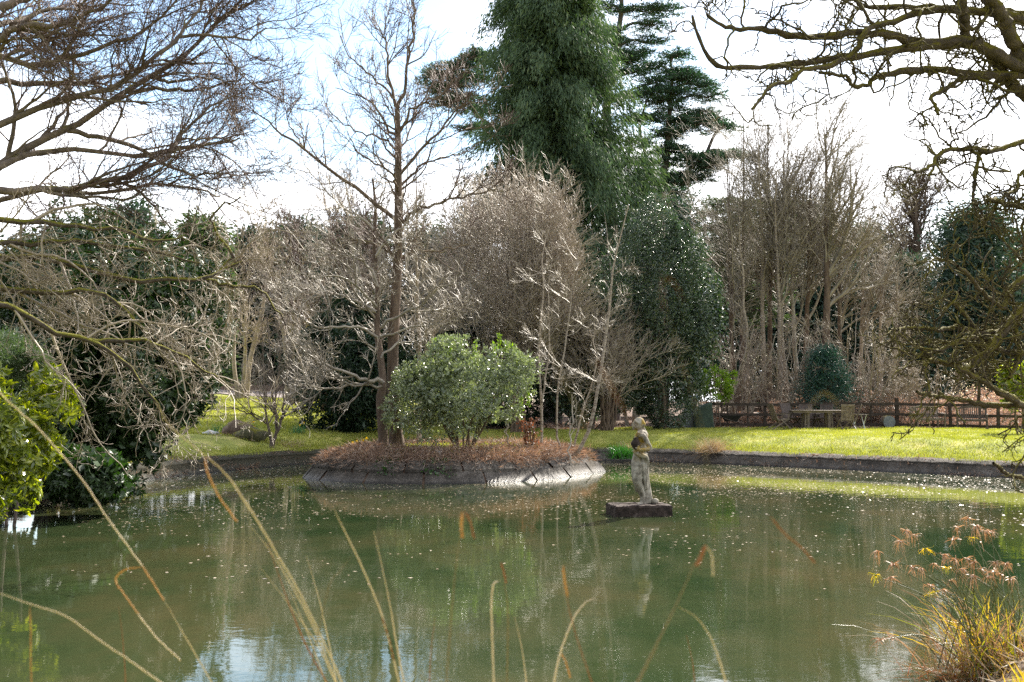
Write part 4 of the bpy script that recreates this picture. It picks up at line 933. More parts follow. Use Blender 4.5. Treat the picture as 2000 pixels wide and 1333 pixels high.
def background():
    cone_tree('blue_conifer_bush', 'bushy blue green conifer beside the wooden table, in front of the fence', 1612, 51.5, 695, 815, 55, 16000, 'bush_blue', .18, .03, .55, droop=.05)
    # distant conifers, left
    cone_tree('conifer_tree', 'olive green conifer with a spiky flat top beyond the lawn', 390, 74, 440, 790, 60, 20000, 'pine_pale', .5, .12, .25, 'distant conifers', fat=1.2)
    cone_tree('conifer_tree', 'dark conifer right of the spiky topped one beyond the lawn', 500, 80, 470, 790, 75, 20000, 'pine', .5, .14, .35, 'distant conifers', fat=1.3)
    cone_tree('conifer_tree', 'dark rounded conifer between the bare trees beyond the lawn', 585, 84, 455, 790, 80, 20000, 'pine', .5, .14, .3, 'distant conifers', fat=1.3)
    cone_tree('conifer_tree', 'dark conifer mass directly behind the twin island trunks', 700, 78, 450, 800, 90, 22000, 'pine', .5, .14, .3, 'distant conifers', fat=1.4)
    cone_tree('conifer_tree', 'dark conifer filling the gap behind the grey twig dome', 850, 80, 470, 800, 90, 22000, 'pine', .5, .14, .3, 'distant conifers', fat=1.4)
    # dark evergreens, right
    cone_tree('conifer_tree', 'big rounded blue green conifer beyond the dead bracken, behind the mossy branches', 1910, 78, 432, 800, 115, 42000, 'pine', .42, .12, .45, 'distant conifers', fat=1.3)
    cone_tree('conifer_tree', 'shorter blue green conifer left of the big rounded one', 1775, 74, 520, 800, 65, 20000, 'pine', .42, .12, .5, 'distant conifers', fat=1.3)
    cone_tree('conifer_tree', 'dark conifer at the end of the fence line behind the big rounded one', 2010, 84, 480, 800, 90, 20000, 'pine', .5, .14, .4, 'distant conifers', fat=1.4)
    cone_tree('conifer_tree', 'dark grey conifer hidden behind the bare birch grove', 1560, 86, 420, 800, 120, 26000, 'pine', .5, .12, .5, 'distant conifers', fat=1.5)
    cone_tree('conifer_tree', 'dark conifer between the holly and the birch grove', 1440, 84, 470, 800, 110, 22000, 'pine', .5, .14, .4, 'distant conifers', fat=1.4)
    cone_tree('conifer_tree', 'dark conifer behind the blue holly and the leaning birch', 1180, 80, 560, 800, 110, 22000, 'pine', .5, .14, .3, 'distant conifers', fat=1.4)
    # far left woodland seen under the oak
    cone_tree('conifer_tree', 'dark evergreen far behind the rhododendron, mostly hidden', 250, 76, 430, 790, 110, 18000, 'pine', .5, .14, .4, 'distant conifers', fat=1.4)
    cone_tree('conifer_tree', 'dark conifer filling in below the cedar, behind the tall holly', 1290, 80, 395, 800, 120, 26000, 'pine', .5, .12, .3, 'distant conifers', fat=1.4)
    cone_tree('conifer_tree', 'dark conifer closing the gap right of the birch grove', 1690, 88, 470, 800, 110, 22000, 'pine', .5, .14, .4, 'distant conifers', fat=1.4)
    cone_tree('conifer_tree', 'dark conifer behind the beige bushes left of the thick fence post', 1620, 82, 540, 800, 110, 22000, 'pine', .5, .14, .3, 'distant conifers', fat=1.4)
    # bare trees
    k = dict(mats=('twig_far', 'twig_far'), tipr=.009)
    gb('bare_tree', 'rounded leafless tree standing alone against the sky right of the birch grove', 1800, 800, 82, 318, .5, n=(46, 560, 2600, 2200), L=(.36, .48, .48), t0=.36, ang=(20, 62), up=(.07, .04, .03), tf=.86, mats=('bark_brown', 'bark_brown'), tipr=.016)
    gb('bare_tree', 'wide leafless tree left of the tall island tree, tops level with the dome', 640, 830, 52, 255, .13, n=(60, 700, 3400, 3800), L=(.34, .42, .45), t0=.3, ang=(18, 48), up=(.09, .06, .05), stems=6, spread=.17, tf=.78, mats=('bark_brown', 'twig_dark'), tipr=.006)
    gb('bare_tree', 'fine twigged leafless tree above the olive conifer beyond the lawn', 470, 800, 60, 400, .14, n=(26, 260, 1200, 1200), L=(.28, .42, .45), t0=.25, stems=3, spread=.14, **k)
    gb('bare_tree', 'leafless tree between the lawn and the black yew', 570, 800, 56, 420, .13, n=(26, 260, 1300, 1200), L=(.28, .42, .45), t0=.2, stems=4, spread=.16, **k)
    gb('bare_tree', 'greyish leafless thicket tree behind the second island tree', 740, 840, 49, 330, .13, n=(34, 420, 2000, 2200), L=(.25, .42, .45), t0=.15, stems=5, spread=.14, mats=('twig_grey', 'twig_far'), tipr=.007)
    gb('bare_tree', 'leafless tree rising behind the left side of the grey twig dome', 880, 840, 50, 380, .13, n=(44, 520, 2600, 3000), L=(.25, .42, .45), t0=.2, stems=4, spread=.12, mats=('twig_grey', 'twig_far'), tipr=.007)
    gb('bare_tree', 'thin leafless tree between the cypress and the holly', 1235, 830, 52, 370, .1, n=(30, 400, 2000, 1800), L=(.2, .42, .45), t0=.3, stems=3, spread=.08, mats=('twig_grey', 'twig_grey'), tipr=.006)
background()

def birch_grove():
    rows = [  # px base, px top shift, top row, distance, radius, bark, label
        (1428, .0, 250, 55, .06, 'bark_brown', 'thin tree at the left edge of the birch grove behind the covered barbecue'),
        (1440, .005, 130, 57, .08, 'bark_brown', 'tall wispy double stemmed tree standing apart at the left of the grove'),
        (1466, -.035, 330, 54, .075, 'birch', 'kinked pale birch with white blotches near the left of the grove'),
        (1492, -.01, 190, 56, .10, 'birch', 'birch with an orange lit trunk in the middle of the grove'),
        (1508, .0, 160, 57, .11, 'bark_brown', 'tall straight birch in the middle of the grove, topping the others'),
        (1519, .005, 240, 55, .09, 'birch', 'straight pale birch among close set trunks of the grove'),
        (1530, .02, 170, 58, .10, 'bark_brown', 'dark tall birch with a spreading top in the grove'),
        (1550, -.015, 280, 56, .10, 'twig_grey', 'forked grey birch stem right of the close set trunks'),
        (1570, .05, 250, 57, .12, 'bark_brown', 'birch leaning right with long whip branches'),
        (1607, .01, 150, 55, .17, 'bark_brown', 'thickest dark trunk of the grove behind the blue green conifer'),
        (1640, .04, 330, 58, .10, 'bark_brown', 'birch right of the thickest trunk, fan of thin branches'),
        (1680, .04, 360, 60, .10, 'twig_far', 'outermost bare birch at the right of the grove'),
        (1745, .03, 470, 57, .08, 'twig_far', 'low spreading bare tree between the grove and the far rounded tree'),
        (1720, .02, 420, 60, .09, 'twig_far', 'short twiggy tree right of the grove above the dead bracken')]
    for i, (px, ln, top, d, r, bk, lab) in enumerate(rows):
        big = i in (4, 6, 8, 9)
        gb('bare_birch', lab, px, 830, d, top, r * 1.3, lean=(ln, 0), n=(34 if big else 20, 400 if big else 190, 1300 if big else 550, 1500 if big else 500), L=(.34, .45, .46), t0=.38, ang=(16, 50), up=(.08, .05, .02), droop=.08, tf=.88,
           mats=(bk, 'twig_grove'), tipr=.006, group='bare birches of the grove behind the fence', wob=.04, stems=2 if i in (1, 7) else 1, spread=.02, S=(8, 4))
    # undergrowth of saplings among the trunks
    for px, top, lab in ((1450, 640, 'low leafless thicket bush behind the fence rails by the grove foot'), (1520, 620, 'leafless thicket bush under the middle of the grove'), (1575, 660, 'leafless thicket bush left of the blue green conifer'), (1400, 600, 'leafless thicket bush between the holly and the grove')):
        gb('bare_bush', lab, px, 835, 53, top, .03, n=(36, 320, 1000, 0), L=(.4, .42, .45), t0=.1, stems=9, spread=.35, mats=('twig_grey', 'twig_far'), tipr=.006, cat_='bush', group='thicket bushes under the grove')
    for px, top, d, lab in ((1690, 640, 52, 'pale beige twiggy bush right of the blue green conifer'), (1740, 690, 52.5, 'pale beige twiggy bush behind the slatted bench'), (1660, 600, 54, 'tall beige twiggy bush behind the blue green conifer'), (1830, 700, 53, 'thin twiggy bush behind the dark bench')):
        gb('bare_bush', lab, px, 835, d, top, .03, n=(44, 420, 1500, 1400), L=(.42, .42, .45), t0=.08, stems=11, spread=.38, mats=('twig_pink', 'twig_pink'), tipr=.006, cat_='bush', group='beige twiggy bushes behind the fence')
birch_grove()
def bracken():
    m = Mesh(); n = 46000; x = rg.uniform(13.5, 25, n); y = rg.uniform(45.5, 56, n); k = (y > 50.3 - .38 * np.maximum(x - 17, 0) + .4); x, y = x[k], y[k]; n = len(x)
    top = 1.35 + .35 * np.sin(x * 1.3) * np.sin(y + 1) + .25 * np.sin(x * 3.7)
    z = .85 + rg.uniform(0, 1, n) * top; leaves(m, np.stack([x, y, z], -1), dirs(n) + [0, 0, -.2], rg.uniform(.06, .26, n), rg.uniform(.02, .06, n))
    o = m.build('dead_bracken', M['bracken'], None, False); struct(o, 'stuff'); tag(o, 'pinkish brown dead bracken bank behind the fence', 'bracken')
bracken()
def brambles():
    m = Mesh(); n = 20000; x = rg.uniform(8.0, 17.5, n); y = rg.uniform(50.7, 52.2, n); top = .75 + .3 * np.sin(x * 1.7) + .2 * np.sin(x * 4.3 + 1)
    leaves(m, np.stack([x, y, .85 + rg.uniform(0, 1, n) * np.maximum(top, .2)], -1), dirs(n), rg.uniform(.05, .22, n), rg.uniform(.015, .05, n))
    o = m.build('brambles', M['bracken'], None, False); struct(o, 'stuff'); tag(o, 'pale dry brambles behind the fence at the foot of the birch grove', 'brambles')
brambles()

# ---- mossy oak boughs reaching in from beyond the right edge
def right_tree():
    base = np.array([5.9, 9.8, 0]); base[2] = float(gz(base[0], base[1]))
    t = thing('mossy_oak_tree', 'mossy gnarled leafless tree reaching crooked dark branches over the pond from the right bank', 'tree', base)
    s = np.linspace(0, 1, 14); tr = (np.stack([base[0] - .3 * s, base[1] + .2 * s, base[2] - .2 + 6.5 * s], -1)[None], (.34 * (1 - s * .7))[None])
    G = lambda px, d0, d1, r0, r1=.012: (px, d0, d1, r0, r1)
    up = guided([
        G([(2350, 200), (2150, 160), (2000, 131), (1938, 101), (1885, 81), (1788, 84), (1731, 66), (1656, 66), (1562, 73), (1500, 58), (1450, 58), (1412, 52), (1382, 30)], 9.6, 8.6, .06),
        G([(1885, 81), (1830, 90), (1769, 94), (1675, 109), (1619, 116), (1544, 126), (1487, 131), (1405, 129), (1375, 97), (1352, 30)], 9.3, 8.6, .042),
        G([(2300, 60), (2150, 45), (2000, 28), (1938, 24), (1862, 17), (1806, 13), (1712, 15), (1675, 4), (1640, -40)], 9.6, 9.2, .045),
        G([(1938, 24), (1870, 20), (1806, 22), (1750, 41), (1697, 56), (1675, 94), (1630, 127), (1570, 135), (1540, 161), (1510, 167), (1469, 214)], 9.4, 8.4, .035),
        G([(2300, 190), (2100, 165), (2000, 150), (1885, 144), (1840, 136), (1788, 137), (1742, 144), (1705, 154), (1697, 165), (1667, 169), (1650, 150), (1600, 142)], 9.6, 8.8, .04),
        G([(1990, 150), (1940, 151), (1881, 154), (1850, 172), (1836, 180), (1817, 191), (1828, 210), (1832, 224)], 9.5, 9, .026),
        G([(1900, -80), (1930, -10), (1956, 30), (1975, 75), (2010, 130), (2100, 200)], 9.0, 9.6, .05, .06),
        G([(1860, -90), (1870, -30), (1878, 0), (1884, 40), (1886, 78)], 8.9, 9.3, .035, .045),
        G([(2100, 260), (2000, 184), (1967, 157), (1950, 125), (1938, 98)], 9.7, 9.4, .05, .05),
        G([(2200, 330), (2060, 262), (2000, 277), (1970, 285), (1937, 296), (1900, 291), (1844, 296), (1817, 326), (1787, 337)], 9.7, 8.8, .03),
        G([(1940, 296), (1915, 300), (1908, 325), (1904, 352), (1900, 390), (1910, 400)], 9.3, 9, .018),
        G([(2250, 460), (2100, 420), (2000, 405), (1965, 398), (1930, 390)], 9.6, 9, .028, .02),
        G([(2100, 320), (2000, 335), (1985, 370), (1960, 385), (1925, 430)], 9.6, 9, .014)], 44, .005)
    low = guided([
        G([(2300, 420), (2120, 480), (2000, 542), (1970, 575), (1957, 600), (1925, 575), (1894, 542), (1870, 520)], 9.3, 8.4, .032),
        G([(2300, 480), (2100, 540), (2000, 602), (1957, 649), (1928, 683), (1889, 721), (1865, 715), (1830, 705), (1813, 704)], 9.3, 8.2, .045),
        G([(2200, 900), (2090, 830), (2000, 793), (1979, 780), (1955, 768), (1936, 755), (1900, 735), (1860, 715), (1800, 700)], 9.3, 8.3, .04),
        G([(1985, 790), (1950, 792), (1915, 789), (1870, 780), (1840, 776), (1813, 772), (1790, 765)], 9.1, 8.4, .025),
        G([(1957, 649), (1920, 650), (1870, 640), (1830, 645), (1790, 640), (1740, 645)], 9, 8.3, .02),
        G([(1928, 683), (1905, 660), (1870, 668), (1820, 690), (1795, 680)], 8.8, 8.2, .02),
        G([(2010, 790), (2000, 830), (2015, 870), (2010, 905)], 9.1, 8.8, .012),
        G([(2000, 602), (1985, 640), (1990, 700), (1970, 740)], 9.3, 8.8, .022),
        G([(2100, 700), (2030, 690), (1980, 690), (1930, 670), (1880, 610), (1860, 590)], 9.3, 8.6, .03),
        G([(2200, 1000), (2080, 960), (2000, 935), (1965, 925), (1940, 905)], 9.3, 8.8, .02)], 44, .005)
    A = (up[0], up[1] * rg.uniform(.82, 1.22, up[1].shape)); B = (low[0], low[1] * rg.uniform(.82, 1.22, low[1].shape))
    c1 = grow(A, 130, .75, (35, 85), 12, (.2, 1), .40, .02, cap=.018, tip=.0055); c2 = grow(c1, 620, .26, (35, 80), 7, (.1, 1), .38, .03, cap=.03, tip=.0045); c3 = grow(c2, 1500, .09, (35, 75), 4, (.1, 1), .35, .05, tip=.0038)
    d1 = grow((B[0][:-1], B[1][:-1]), 64, .66, (30, 75), 11, (.15, 1), .28, .05, cap=.017, tip=.0055, bias=(-.5, 0, 0)); d2 = grow(d1, 300, .28, (35, 80), 7, (.1, 1), .36, .0, cap=.025, tip=.0042); d3 = grow(d2, 1100, .1, (35, 75), 4, (.1, 1), .35, .05, tip=.0035)
    m = Mesh(); tubes(m, *tr, 12); [to_trunk(m, q, (tr[0][0][0], tr[0][0][-1]), lambda a: a[0] > 4.4 or a[2] > 5.3) for q in (A, B)]; part(m, 'trunk', M['mossy'], t)
    m = Mesh(); tubes(m, *A, 9); tubes(m, *B, 9); tubes(m, *c1, 6); tubes(m, *d1, 6); part(m, 'limbs', M['mossy'], t)
    m = Mesh(); tubes(m, *c2, 5); tubes(m, *d2, 5); tubes(m, *c3, 4); tubes(m, *d3, 4); part(m, 'crown', M['mossy'], t)
right_tree()
# ---------------------------------------------------------------- fence
def fence():
    pts = [(8.6, 50.3), (11.2, 50.5), (13.9, 50.5), (16.95, 50.2), (19.0, 49.4), (20.3, 47.6), (21.2, 45.4), (22.2, 43.0)]
    g = [float(gz(*p)) for p in pts]; t = thing('wooden_fence', 'low post and rail timber fence behind the table and benches', 'fence', (pts[3][0], pts[3][1], g[3]))
    for i, ((x, y), z) in enumerate(zip(pts, g)):
        m = Mesh(); bar(m, (x, y, z - .2), (x + rg.normal() * .015, y, z + (1.32 if i == 3 else 1.14)), .15 if i == 3 else .11, .11, up=(0, 1, 0)); part(m, 'post', M['fence'], t, False)
    for i in range(len(pts) - 1):
        a, b = pts[i], pts[i + 1]
        for h in (1.05, .60, .16):
            m = Mesh(); K = 5
            for k in range(K):
                p = [a[j] + (b[j] - a[j]) * k / K for j in (0, 1)]; q = [a[j] + (b[j] - a[j]) * (k + 1) / K for j in (0, 1)]
                za = g[i] + (g[i + 1] - g[i]) * k / K + h; zb_ = g[i] + (g[i + 1] - g[i]) * (k + 1) / K + h
                bar(m, (p[0], p[1] - .08, za + .012 * math.sin(9 * (i + k / K))), (q[0], q[1] - .08, zb_ + .012 * math.sin(9 * (i + (k + 1) / K))), .05, .12)
            part(m, 'rail', M['fence'], t, False)
        # slim intermediate stakes
        for k in (1, 2):
            f = k / 3 + rg.uniform(-.05, .05); x, y, z = [a[0] + (b[0] - a[0]) * f, a[1] + (b[1] - a[1]) * f, g[i] + (g[i + 1] - g[i]) * f]
            m = Mesh(); bar(m, (x, y - .02, z - .1), (x, y - .02, z + 1.06), .06, .05, up=(0, 1, 0)); part(m, 'stake', M['fence'], t, False)
fence()
def panel_fence():
    t = thing('panel_fence', 'pale timber panel fence half hidden behind the birch trunks', 'fence', (10.6, 55.5, .86))
    m = Mesh()
    for k in range(5): bar(m, (10.2, 55.5, 1.6 + k * .23), (14.0, 55.6, 1.58 + k * .23), .03, .215)
    part(m, 'boards', M['teak'], t, False)
    for x in (10.2, 12.1, 14.0): m = Mesh(); bar(m, (x, 55.43, .7), (x, 55.43, 2.8), .09, .09, up=(0, 1, 0)); part(m, 'post', M['fence'], t, False)
panel_fence()

# ---------------------------------------------------------------- furniture; local frame x right, y front, z up
def placer(x, y, rz, z=None):
    z0 = float(gz(x, y)) if z is None else z; c, s = math.cos(rz), math.sin(rz)
    return lambda p: np.array([x + p[0] * c - p[1] * s, y + p[0] * s + p[1] * c, z0 + p[2]]), (x, y, z0)
def B(m, W, a, b, w_, t_, up=(0, 0, 1)):
    o = W((0, 0, 0)); return bar(m, W(a), W(b), w_, t_, up=W(up) - o)
def garden_chair(x, y, rz, label, mat='teak', rec=.36, leg=True):
    """folding slatted armchair, tilted back; faces local +y"""
    W, b = placer(x, y, rz); t = thing('garden_chair', label, 'chair', b, 'slatted garden chairs round the table'); mt = M[mat]
    m = Mesh()
    for k in range(7): B(m, W, (-.25, -.20 + k * .07, .42 + k * .008), (.25, -.20 + k * .07, .42 + k * .008), .055, .018)
    for sx in (-.25, .25): B(m, W, (sx, -.24, .395), (sx, .27, .45), .035, .045)
    part(m, 'seat', mt, t, False)
    m = Mesh(); yb = -.22; yt = -.22 - rec * .72
    for sx in (-.25, .25): B(m, W, (sx, yb, .36), (sx, yt, 1.06), .035, .04, up=(0, 1, 0))
    for k in range(9):
        xx = -.205 + k * .051; hh = .985 + .03 * math.sin(math.pi * (k + .5) / 9); B(m, W, (xx, yb - .01, .45), (xx, yt + .03, hh), .034, .014, up=(0, 1, 0))
    B(m, W, (-.25, yt + .005, 1.03), (.25, yt + .005, 1.03), .03, .085, up=(0, 0, 1)); B(m, W, (-.25, yb, .45), (.25, yb, .45), .03, .05)
    part(m, 'backrest', mt, t, False)
    for sx in (-.29, .29):
        m = Mesh(); B(m, W, (sx, .28, .64), (sx, -.42, .66), .055, .024); B(m, W, (sx, .17, .43), (sx, .22, .64), .03, .04, up=(0, 1, 0)); part(m, 'armrest', mt, t, False)
        m = Mesh(); B(m, W, (sx * .93, -.52, .02), (sx * .93, .25, .46), .03, .045, up=(0, 1, 0)); part(m, 'leg', mt, t, False)
        m = Mesh(); B(m, W, (sx * .98, .36, .0), (sx * .98, -.12, .44), .03, .045, up=(0, 1, 0)); part(m, 'leg', mt, t, False)
    return t
def table():
    W, b = placer(12.55, 46.9, -.05); t = thing('garden_table', 'long weathered wooden garden table with thick legs on the lawn', 'table', b)
    m = Mesh()
    for k in range(8): B(m, W, (-1.12, -.455 + k * .13, .745), (1.12, -.455 + k * .13, .745), .115, .03)
    B(m, W, (-1.05, -.44, .69), (1.05, -.44, .69), .03, .075); B(m, W, (-1.05, .44, .69), (1.05, .44, .69), .03, .075); B(m, W, (-1.05, -.44, .69), (-1.05, .44, .69), .03, .075); B(m, W, (1.05, -.44, .69), (1.05, .44, .69), .03, .075)
    part(m, 'tabletop', M['teak'], t, False)
    for sx in (-.42, .42):
        for sy in (-.3, .3):
            m = Mesh(); B(m, W, (sx, sy, 0), (sx, sy, .72), .10, .10, up=(0, 1, 0)); B(m, W, (sx + .14 * (1 if sx > 0 else -1), sy, 0.02), (sx + .10 * (1 if sx > 0 else -1), sy, .7), .06, .06, up=(0, 1, 0)); part(m, 'leg', M['teak'], t, False)
    for sx in (-.42, .42): m = Mesh(); B(m, W, (sx, -.3, .12), (sx, .3, .12), .06, .06); part(m, 'stretcher', M['teak'], t, False)
    tr = Mesh(); W2, b2 = placer(12.0, 46.8, -.05, b[2] + .762); B(tr, W2, (-.28, 0, .02), (.28, 0, .02), .3, .03); B(tr, W2, (-.30, -.16, .04), (.30, -.16, .04), .02, .03); B(tr, W2, (-.30, .16, .04), (.30, .16, .04), .02, .03)
    tag(tr.build('tray', M['teak'], None, False, origin=b2), 'flat wooden tray lying on the garden table', 'tray')
table()
garden_chair(10.98, 46.6, R_(-90 + 12), 'slatted chair tipped back at the left end of the long table')
garden_chair(11.75, 47.75, R_(-150), 'slatted chair at the far side of the table, nearest its left end', 'teak_dark')
garden_chair(12.45, 47.95, R_(178), 'slatted chair at the far side of the table, behind the tray', 'teak_dark')
garden_chair(13.1, 47.85, R_(150), 'slatted chair leaning at the far right corner of the table', 'teak_dark')
garden_chair(13.55, 46.35, R_(5), 'upright slatted chair with its back to the pond, right of the table', 'teak', .12)
garden_chair(13.95, 47.1, R_(75), 'reclined slatted chair beyond the right end of the table', 'teak')

def small_table():
    W, b = placer(14.55, 47.8, .1); t = thing('side_table', 'small pale folding side table between the chairs and the fence', 'table', b)
    m = Mesh()
    for k in range(6): B(m, W, (-.34, -.2 + k * .08, .62), (.34, -.2 + k * .08, .62), .07, .022)
    part(m, 'tabletop', M['teak'], t, False)
    for sx in (-.2, .2):
        for a in (-1, 1): m = Mesh(); B(m, W, (sx + a * .03, a * .2, 0), (sx + a * .03, -a * .2, .61), .03, .03, up=(0, 1, 0)); part(m, 'leg', M['plastic_white'], t, False)
small_table()
def bench(x, y, rz, w_, label, mat, arch):
    W, b = placer(x, y, rz); t = thing('garden_bench', label, 'bench', b, 'wooden benches against the fence'); mt = M[mat]; h = w_ / 2
    m = Mesh()
    for k in range(6): B(m, W, (-h, -.16 + k * .085, .43), (h, -.16 + k * .085, .43), .07, .02)
    B(m, W, (-h, .27, .38), (h, .27, .38), .03, .08); part(m, 'seat', mt, t, False)
    m = Mesh(); n = int(w_ / .085)
    for k in range(n + 1):
        xx = -h + .04 + (w_ - .08) * k / n; top = .84 + arch * math.sin(math.pi * (xx + h) / w_) ** .8; B(m, W, (xx, -.2, .46), (xx, -.28, top), .042, .016, up=(0, 1, 0))
    K = 14
    for k in range(K):
        f = lambda q: .86 + arch * math.sin(math.pi * q) ** .8
        B(m, W, (-h + w_ * k / K, -.285, f(k / K)), (-h + w_ * (k + 1) / K, -.285, f((k + 1) / K)), .035, .085)
    B(m, W, (-h, -.2, .5), (h, -.2, .5), .03, .06); part(m, 'backrest', mt, t, False)
    for sx in (-h, h):
        m = Mesh(); B(m, W, (sx, .3, .62), (sx, -.27, .64), .06, .035); part(m, 'armrest', mt, t, False)
        m = Mesh(); B(m, W, (sx, .27, 0), (sx, .27, .62), .055, .055, up=(0, 1, 0)); part(m, 'leg', mt, t, False)
        m = Mesh(); B(m, W, (sx, -.2, 0), (sx, -.29, .9), .055, .055, up=(0, 1, 0)); part(m, 'leg', mt, t, False)
bench(17.75, 48.7, R_(180 + 14), 1.3, 'pale slatted garden bench, the left of the two by the fence', 'teak', .06)
bench(19.2, 47.6, R_(180 - 18), 1.15, 'darker garden bench with arched back, right of the pale one', 'teak_dark', .09)
def disc_log():
    t = thing('log_round', 'round cut log end leaning on the thick fence post', 'log', (16.3, 49.4, float(gz(16.3, 49.4)))); m = Mesh()
    tubes(m, [(16.3, 49.25, .86 + .27), (16.3, 49.4, .86 + .27), (16.3, 49.75, .86 + .27)], [.27, .28, .27], 14); part(m, 'bark', M['bark_dark'], t, False)
    m = Mesh(); tubes(m, [(16.3, 49.24, .86 + .27), (16.3, 49.25, .86 + .27)], [.01, .265], 14); part(m, 'cut_face', M['bin'], t, False)
disc_log()

def draped(name, label, px, d, wpx, ytop, ybot):
    """cloth cover hanging over a box-shaped grill"""
    x = (px - 1000) / F * d; z0 = float(gz(x, d)); h = float(at(px, ytop, d)[2]) - z0; w_ = wpx / F * d / 2
    t = thing(name, label, 'barbecue cover', (x, d, z0)); K = 12; A = 44; a = np.arange(A) * 2 * math.pi / A
    def ring(f):
        e = .28; ca, sa = np.cos(a), np.sin(a); X = np.sign(ca) * np.abs(ca) ** e; Y = np.sign(sa) * np.abs(sa) ** e
        return X, Y
    X, Y = ring(0); V = []
    for k in range(K):
        f = k / (K - 1); fold = 1 + .07 * np.sin(a * 7 + 1) * f ** 2 + .04 * np.sin(a * 15) * f
        zz = h * (1 - f) ; V.append(np.stack([x + X * w_ * (.84 + .16 * f) * fold, d + Y * .32 * (.84 + .16 * f) * fold, z0 + zz + .02 * np.sin(a * 3) * (1 - f) + (.12 * X * (1 - f) if k < 3 else 0)], -1))
    V.insert(0, np.stack([x + X * w_ * .4, d + Y * .12, np.full(A, z0 + h * 1.04) + .05 * X], -1)); V.insert(0, np.stack([x + X * .002, d + Y * .002, np.full(A, z0 + h * 1.045)], -1))
    V = np.array(V); idx = np.arange(V.shape[0] * A).reshape(V.shape[0], A); m = Mesh(); m.add(V, np.stack([idx[:-1], idx[1:], np.roll(idx[1:], -1, 1), np.roll(idx[:-1], -1, 1)], -1))
    part(m, 'cover', M['tarp'], t)
    for sx in (-.7, .7): m = Mesh(); tubes(m, [(x + sx * w_, d + .2, z0 + .07), (x + sx * w_, d + .2, z0 + .071)], [.07, .07], 10); bar(m, (x + sx * w_, d + .2, z0), (x + sx * w_, d + .2, z0 + .35), .04, .04, up=(0, 1, 0)); part(m, 'leg', M['black'], t)
draped('covered_barbecue', 'dark green fabric cover draped over a barbecue at the fence end', 1374, 49.0, 36, 792, 836)
def bin_():
    x, y = 7.75, 49.6; z = float(gz(x, y)); t = thing('storage_bin', 'grey plastic storage bin left of the covered barbecue', 'bin', (x, y, z))
    m = Mesh(); bar(m, (x - .27, y, z + .32), (x + .27, y, z + .32), .5, .6)
    for k in range(4): bar(m, (x - .2 + k * .13, y - .26, z + .06), (x - .2 + k * .13, y - .26, z + .56), .03, .02, up=(0, 1, 0))
    part(m, 'body', M['bin'], t, False)
    m = Mesh(); bar(m, (x - .30, y, z + .66), (x + .30, y, z + .66), .56, .06); bar(m, (x - .24, y, z + .70), (x + .24, y, z + .70), .44, .04); part(m, 'lid', M['bin'], t, False)
    x, y = 7.95, 50.6; z = float(gz(x, y)); t = thing('blue_bin', 'bright blue bin glimpsed between the holly and the barbecue', 'bin', (x, y, z))
    m = Mesh(); tubes(m, [(x, y, z), (x, y, z + .6), (x, y, z + 1.25)], [.2, .24, .27], 14); part(m, 'body', M['black'], t)
    m = Mesh(); tubes(m, [(x, y, z + 1.25), (x, y, z + 1.3), (x, y, z + 1.36), (x, y, z + 1.37)], [.3, .3, .26, .01], 14); part(m, 'lid', M['blue'], t)
    x, y = 9.5, 49.5; z = float(gz(x, y)); t = thing('wheelbarrow', 'small black wheelbarrow parked in front of the fence rails', 'wheelbarrow', (x, y, z))
    V = [np.array([(x - a, y - b, h), (x + a, y - b, h), (x + a, y + b, h), (x - a, y + b, h)]) for a, b, h in ((.01, .01, z + .24), (.24, .16, z + .24), (.42, .28, z + .5))]
    idx = np.arange(12).reshape(3, 4); m = Mesh(); m.add(np.array(V), np.stack([idx[:-1], np.roll(idx[:-1], -1, 1), np.roll(idx[1:], -1, 1), idx[1:]], -1)); part(m, 'tray', M['black'], t, False)
    for sy in (-.18, .18): m = Mesh(); tubes(m, [(x + .45, y + sy * .4, z + .18), (x, y + sy, z + .26), (x - .6, y + sy * 1.4, z + .48)], [.02] * 3, 6); part(m, 'handle', M['teak_dark'], t)
    m = Mesh(); a = np.linspace(0, 2 * math.pi, 17); tubes(m, np.stack([x + .42 + .15 * np.cos(a), y + 0 * a, z + .18 + .15 * np.sin(a)], -1), [.035] * 17, 6); part(m, 'wheel', M['black'], t)
bin_()

# ---------------------------------------------------------------- statue
def remesh(objs, name, mat, voxel, parent, smooth_it=4):
    dg = bpy.context.evaluated_depsgraph_get()
    me = bpy.data.meshes.new(name); import bmesh
    bm = bmesh.new()
    for o in objs: bm.from_mesh(o.data)
    bm.to_mesh(me); bm.free()
    for o in objs: d = o.data; bpy.data.objects.remove(o); bpy.data.meshes.remove(d)
    ob = bpy.data.objects.new(name, me); COL.objects.link(ob)
    r = ob.modifiers.new('r', 'REMESH'); r.mode = 'VOXEL'; r.voxel_size = voxel; r.use_smooth_shade = True
    s = ob.modifiers.new('s', 'SMOOTH'); s.factor = .5; s.iterations = smooth_it
    dg = bpy.context.evaluated_depsgraph_get(); me2 = bpy.data.meshes.new_from_object(ob.evaluated_get(dg))
    ob.modifiers.clear(); ob.data = me2; me2.name = name; me2.materials.clear(); me2.materials.append(mat)
    for p in me2.polygons: p.use_smooth = True
    ob.parent = parent; bpy.data.meshes.remove(me); return ob
def capped(m, P, Rr, S=14, flat=1.0):
    P = np.asarray(P, float); Rr = np.asarray(Rr, float); P = np.concatenate([P[:1] - (P[1] - P[0]) * .001, P, P[-1:] + (P[-1] - P[-2]) * .001]); Rr = np.concatenate([[1e-4], Rr, [1e-4]]); tubes(m, P, Rr, S, flat)
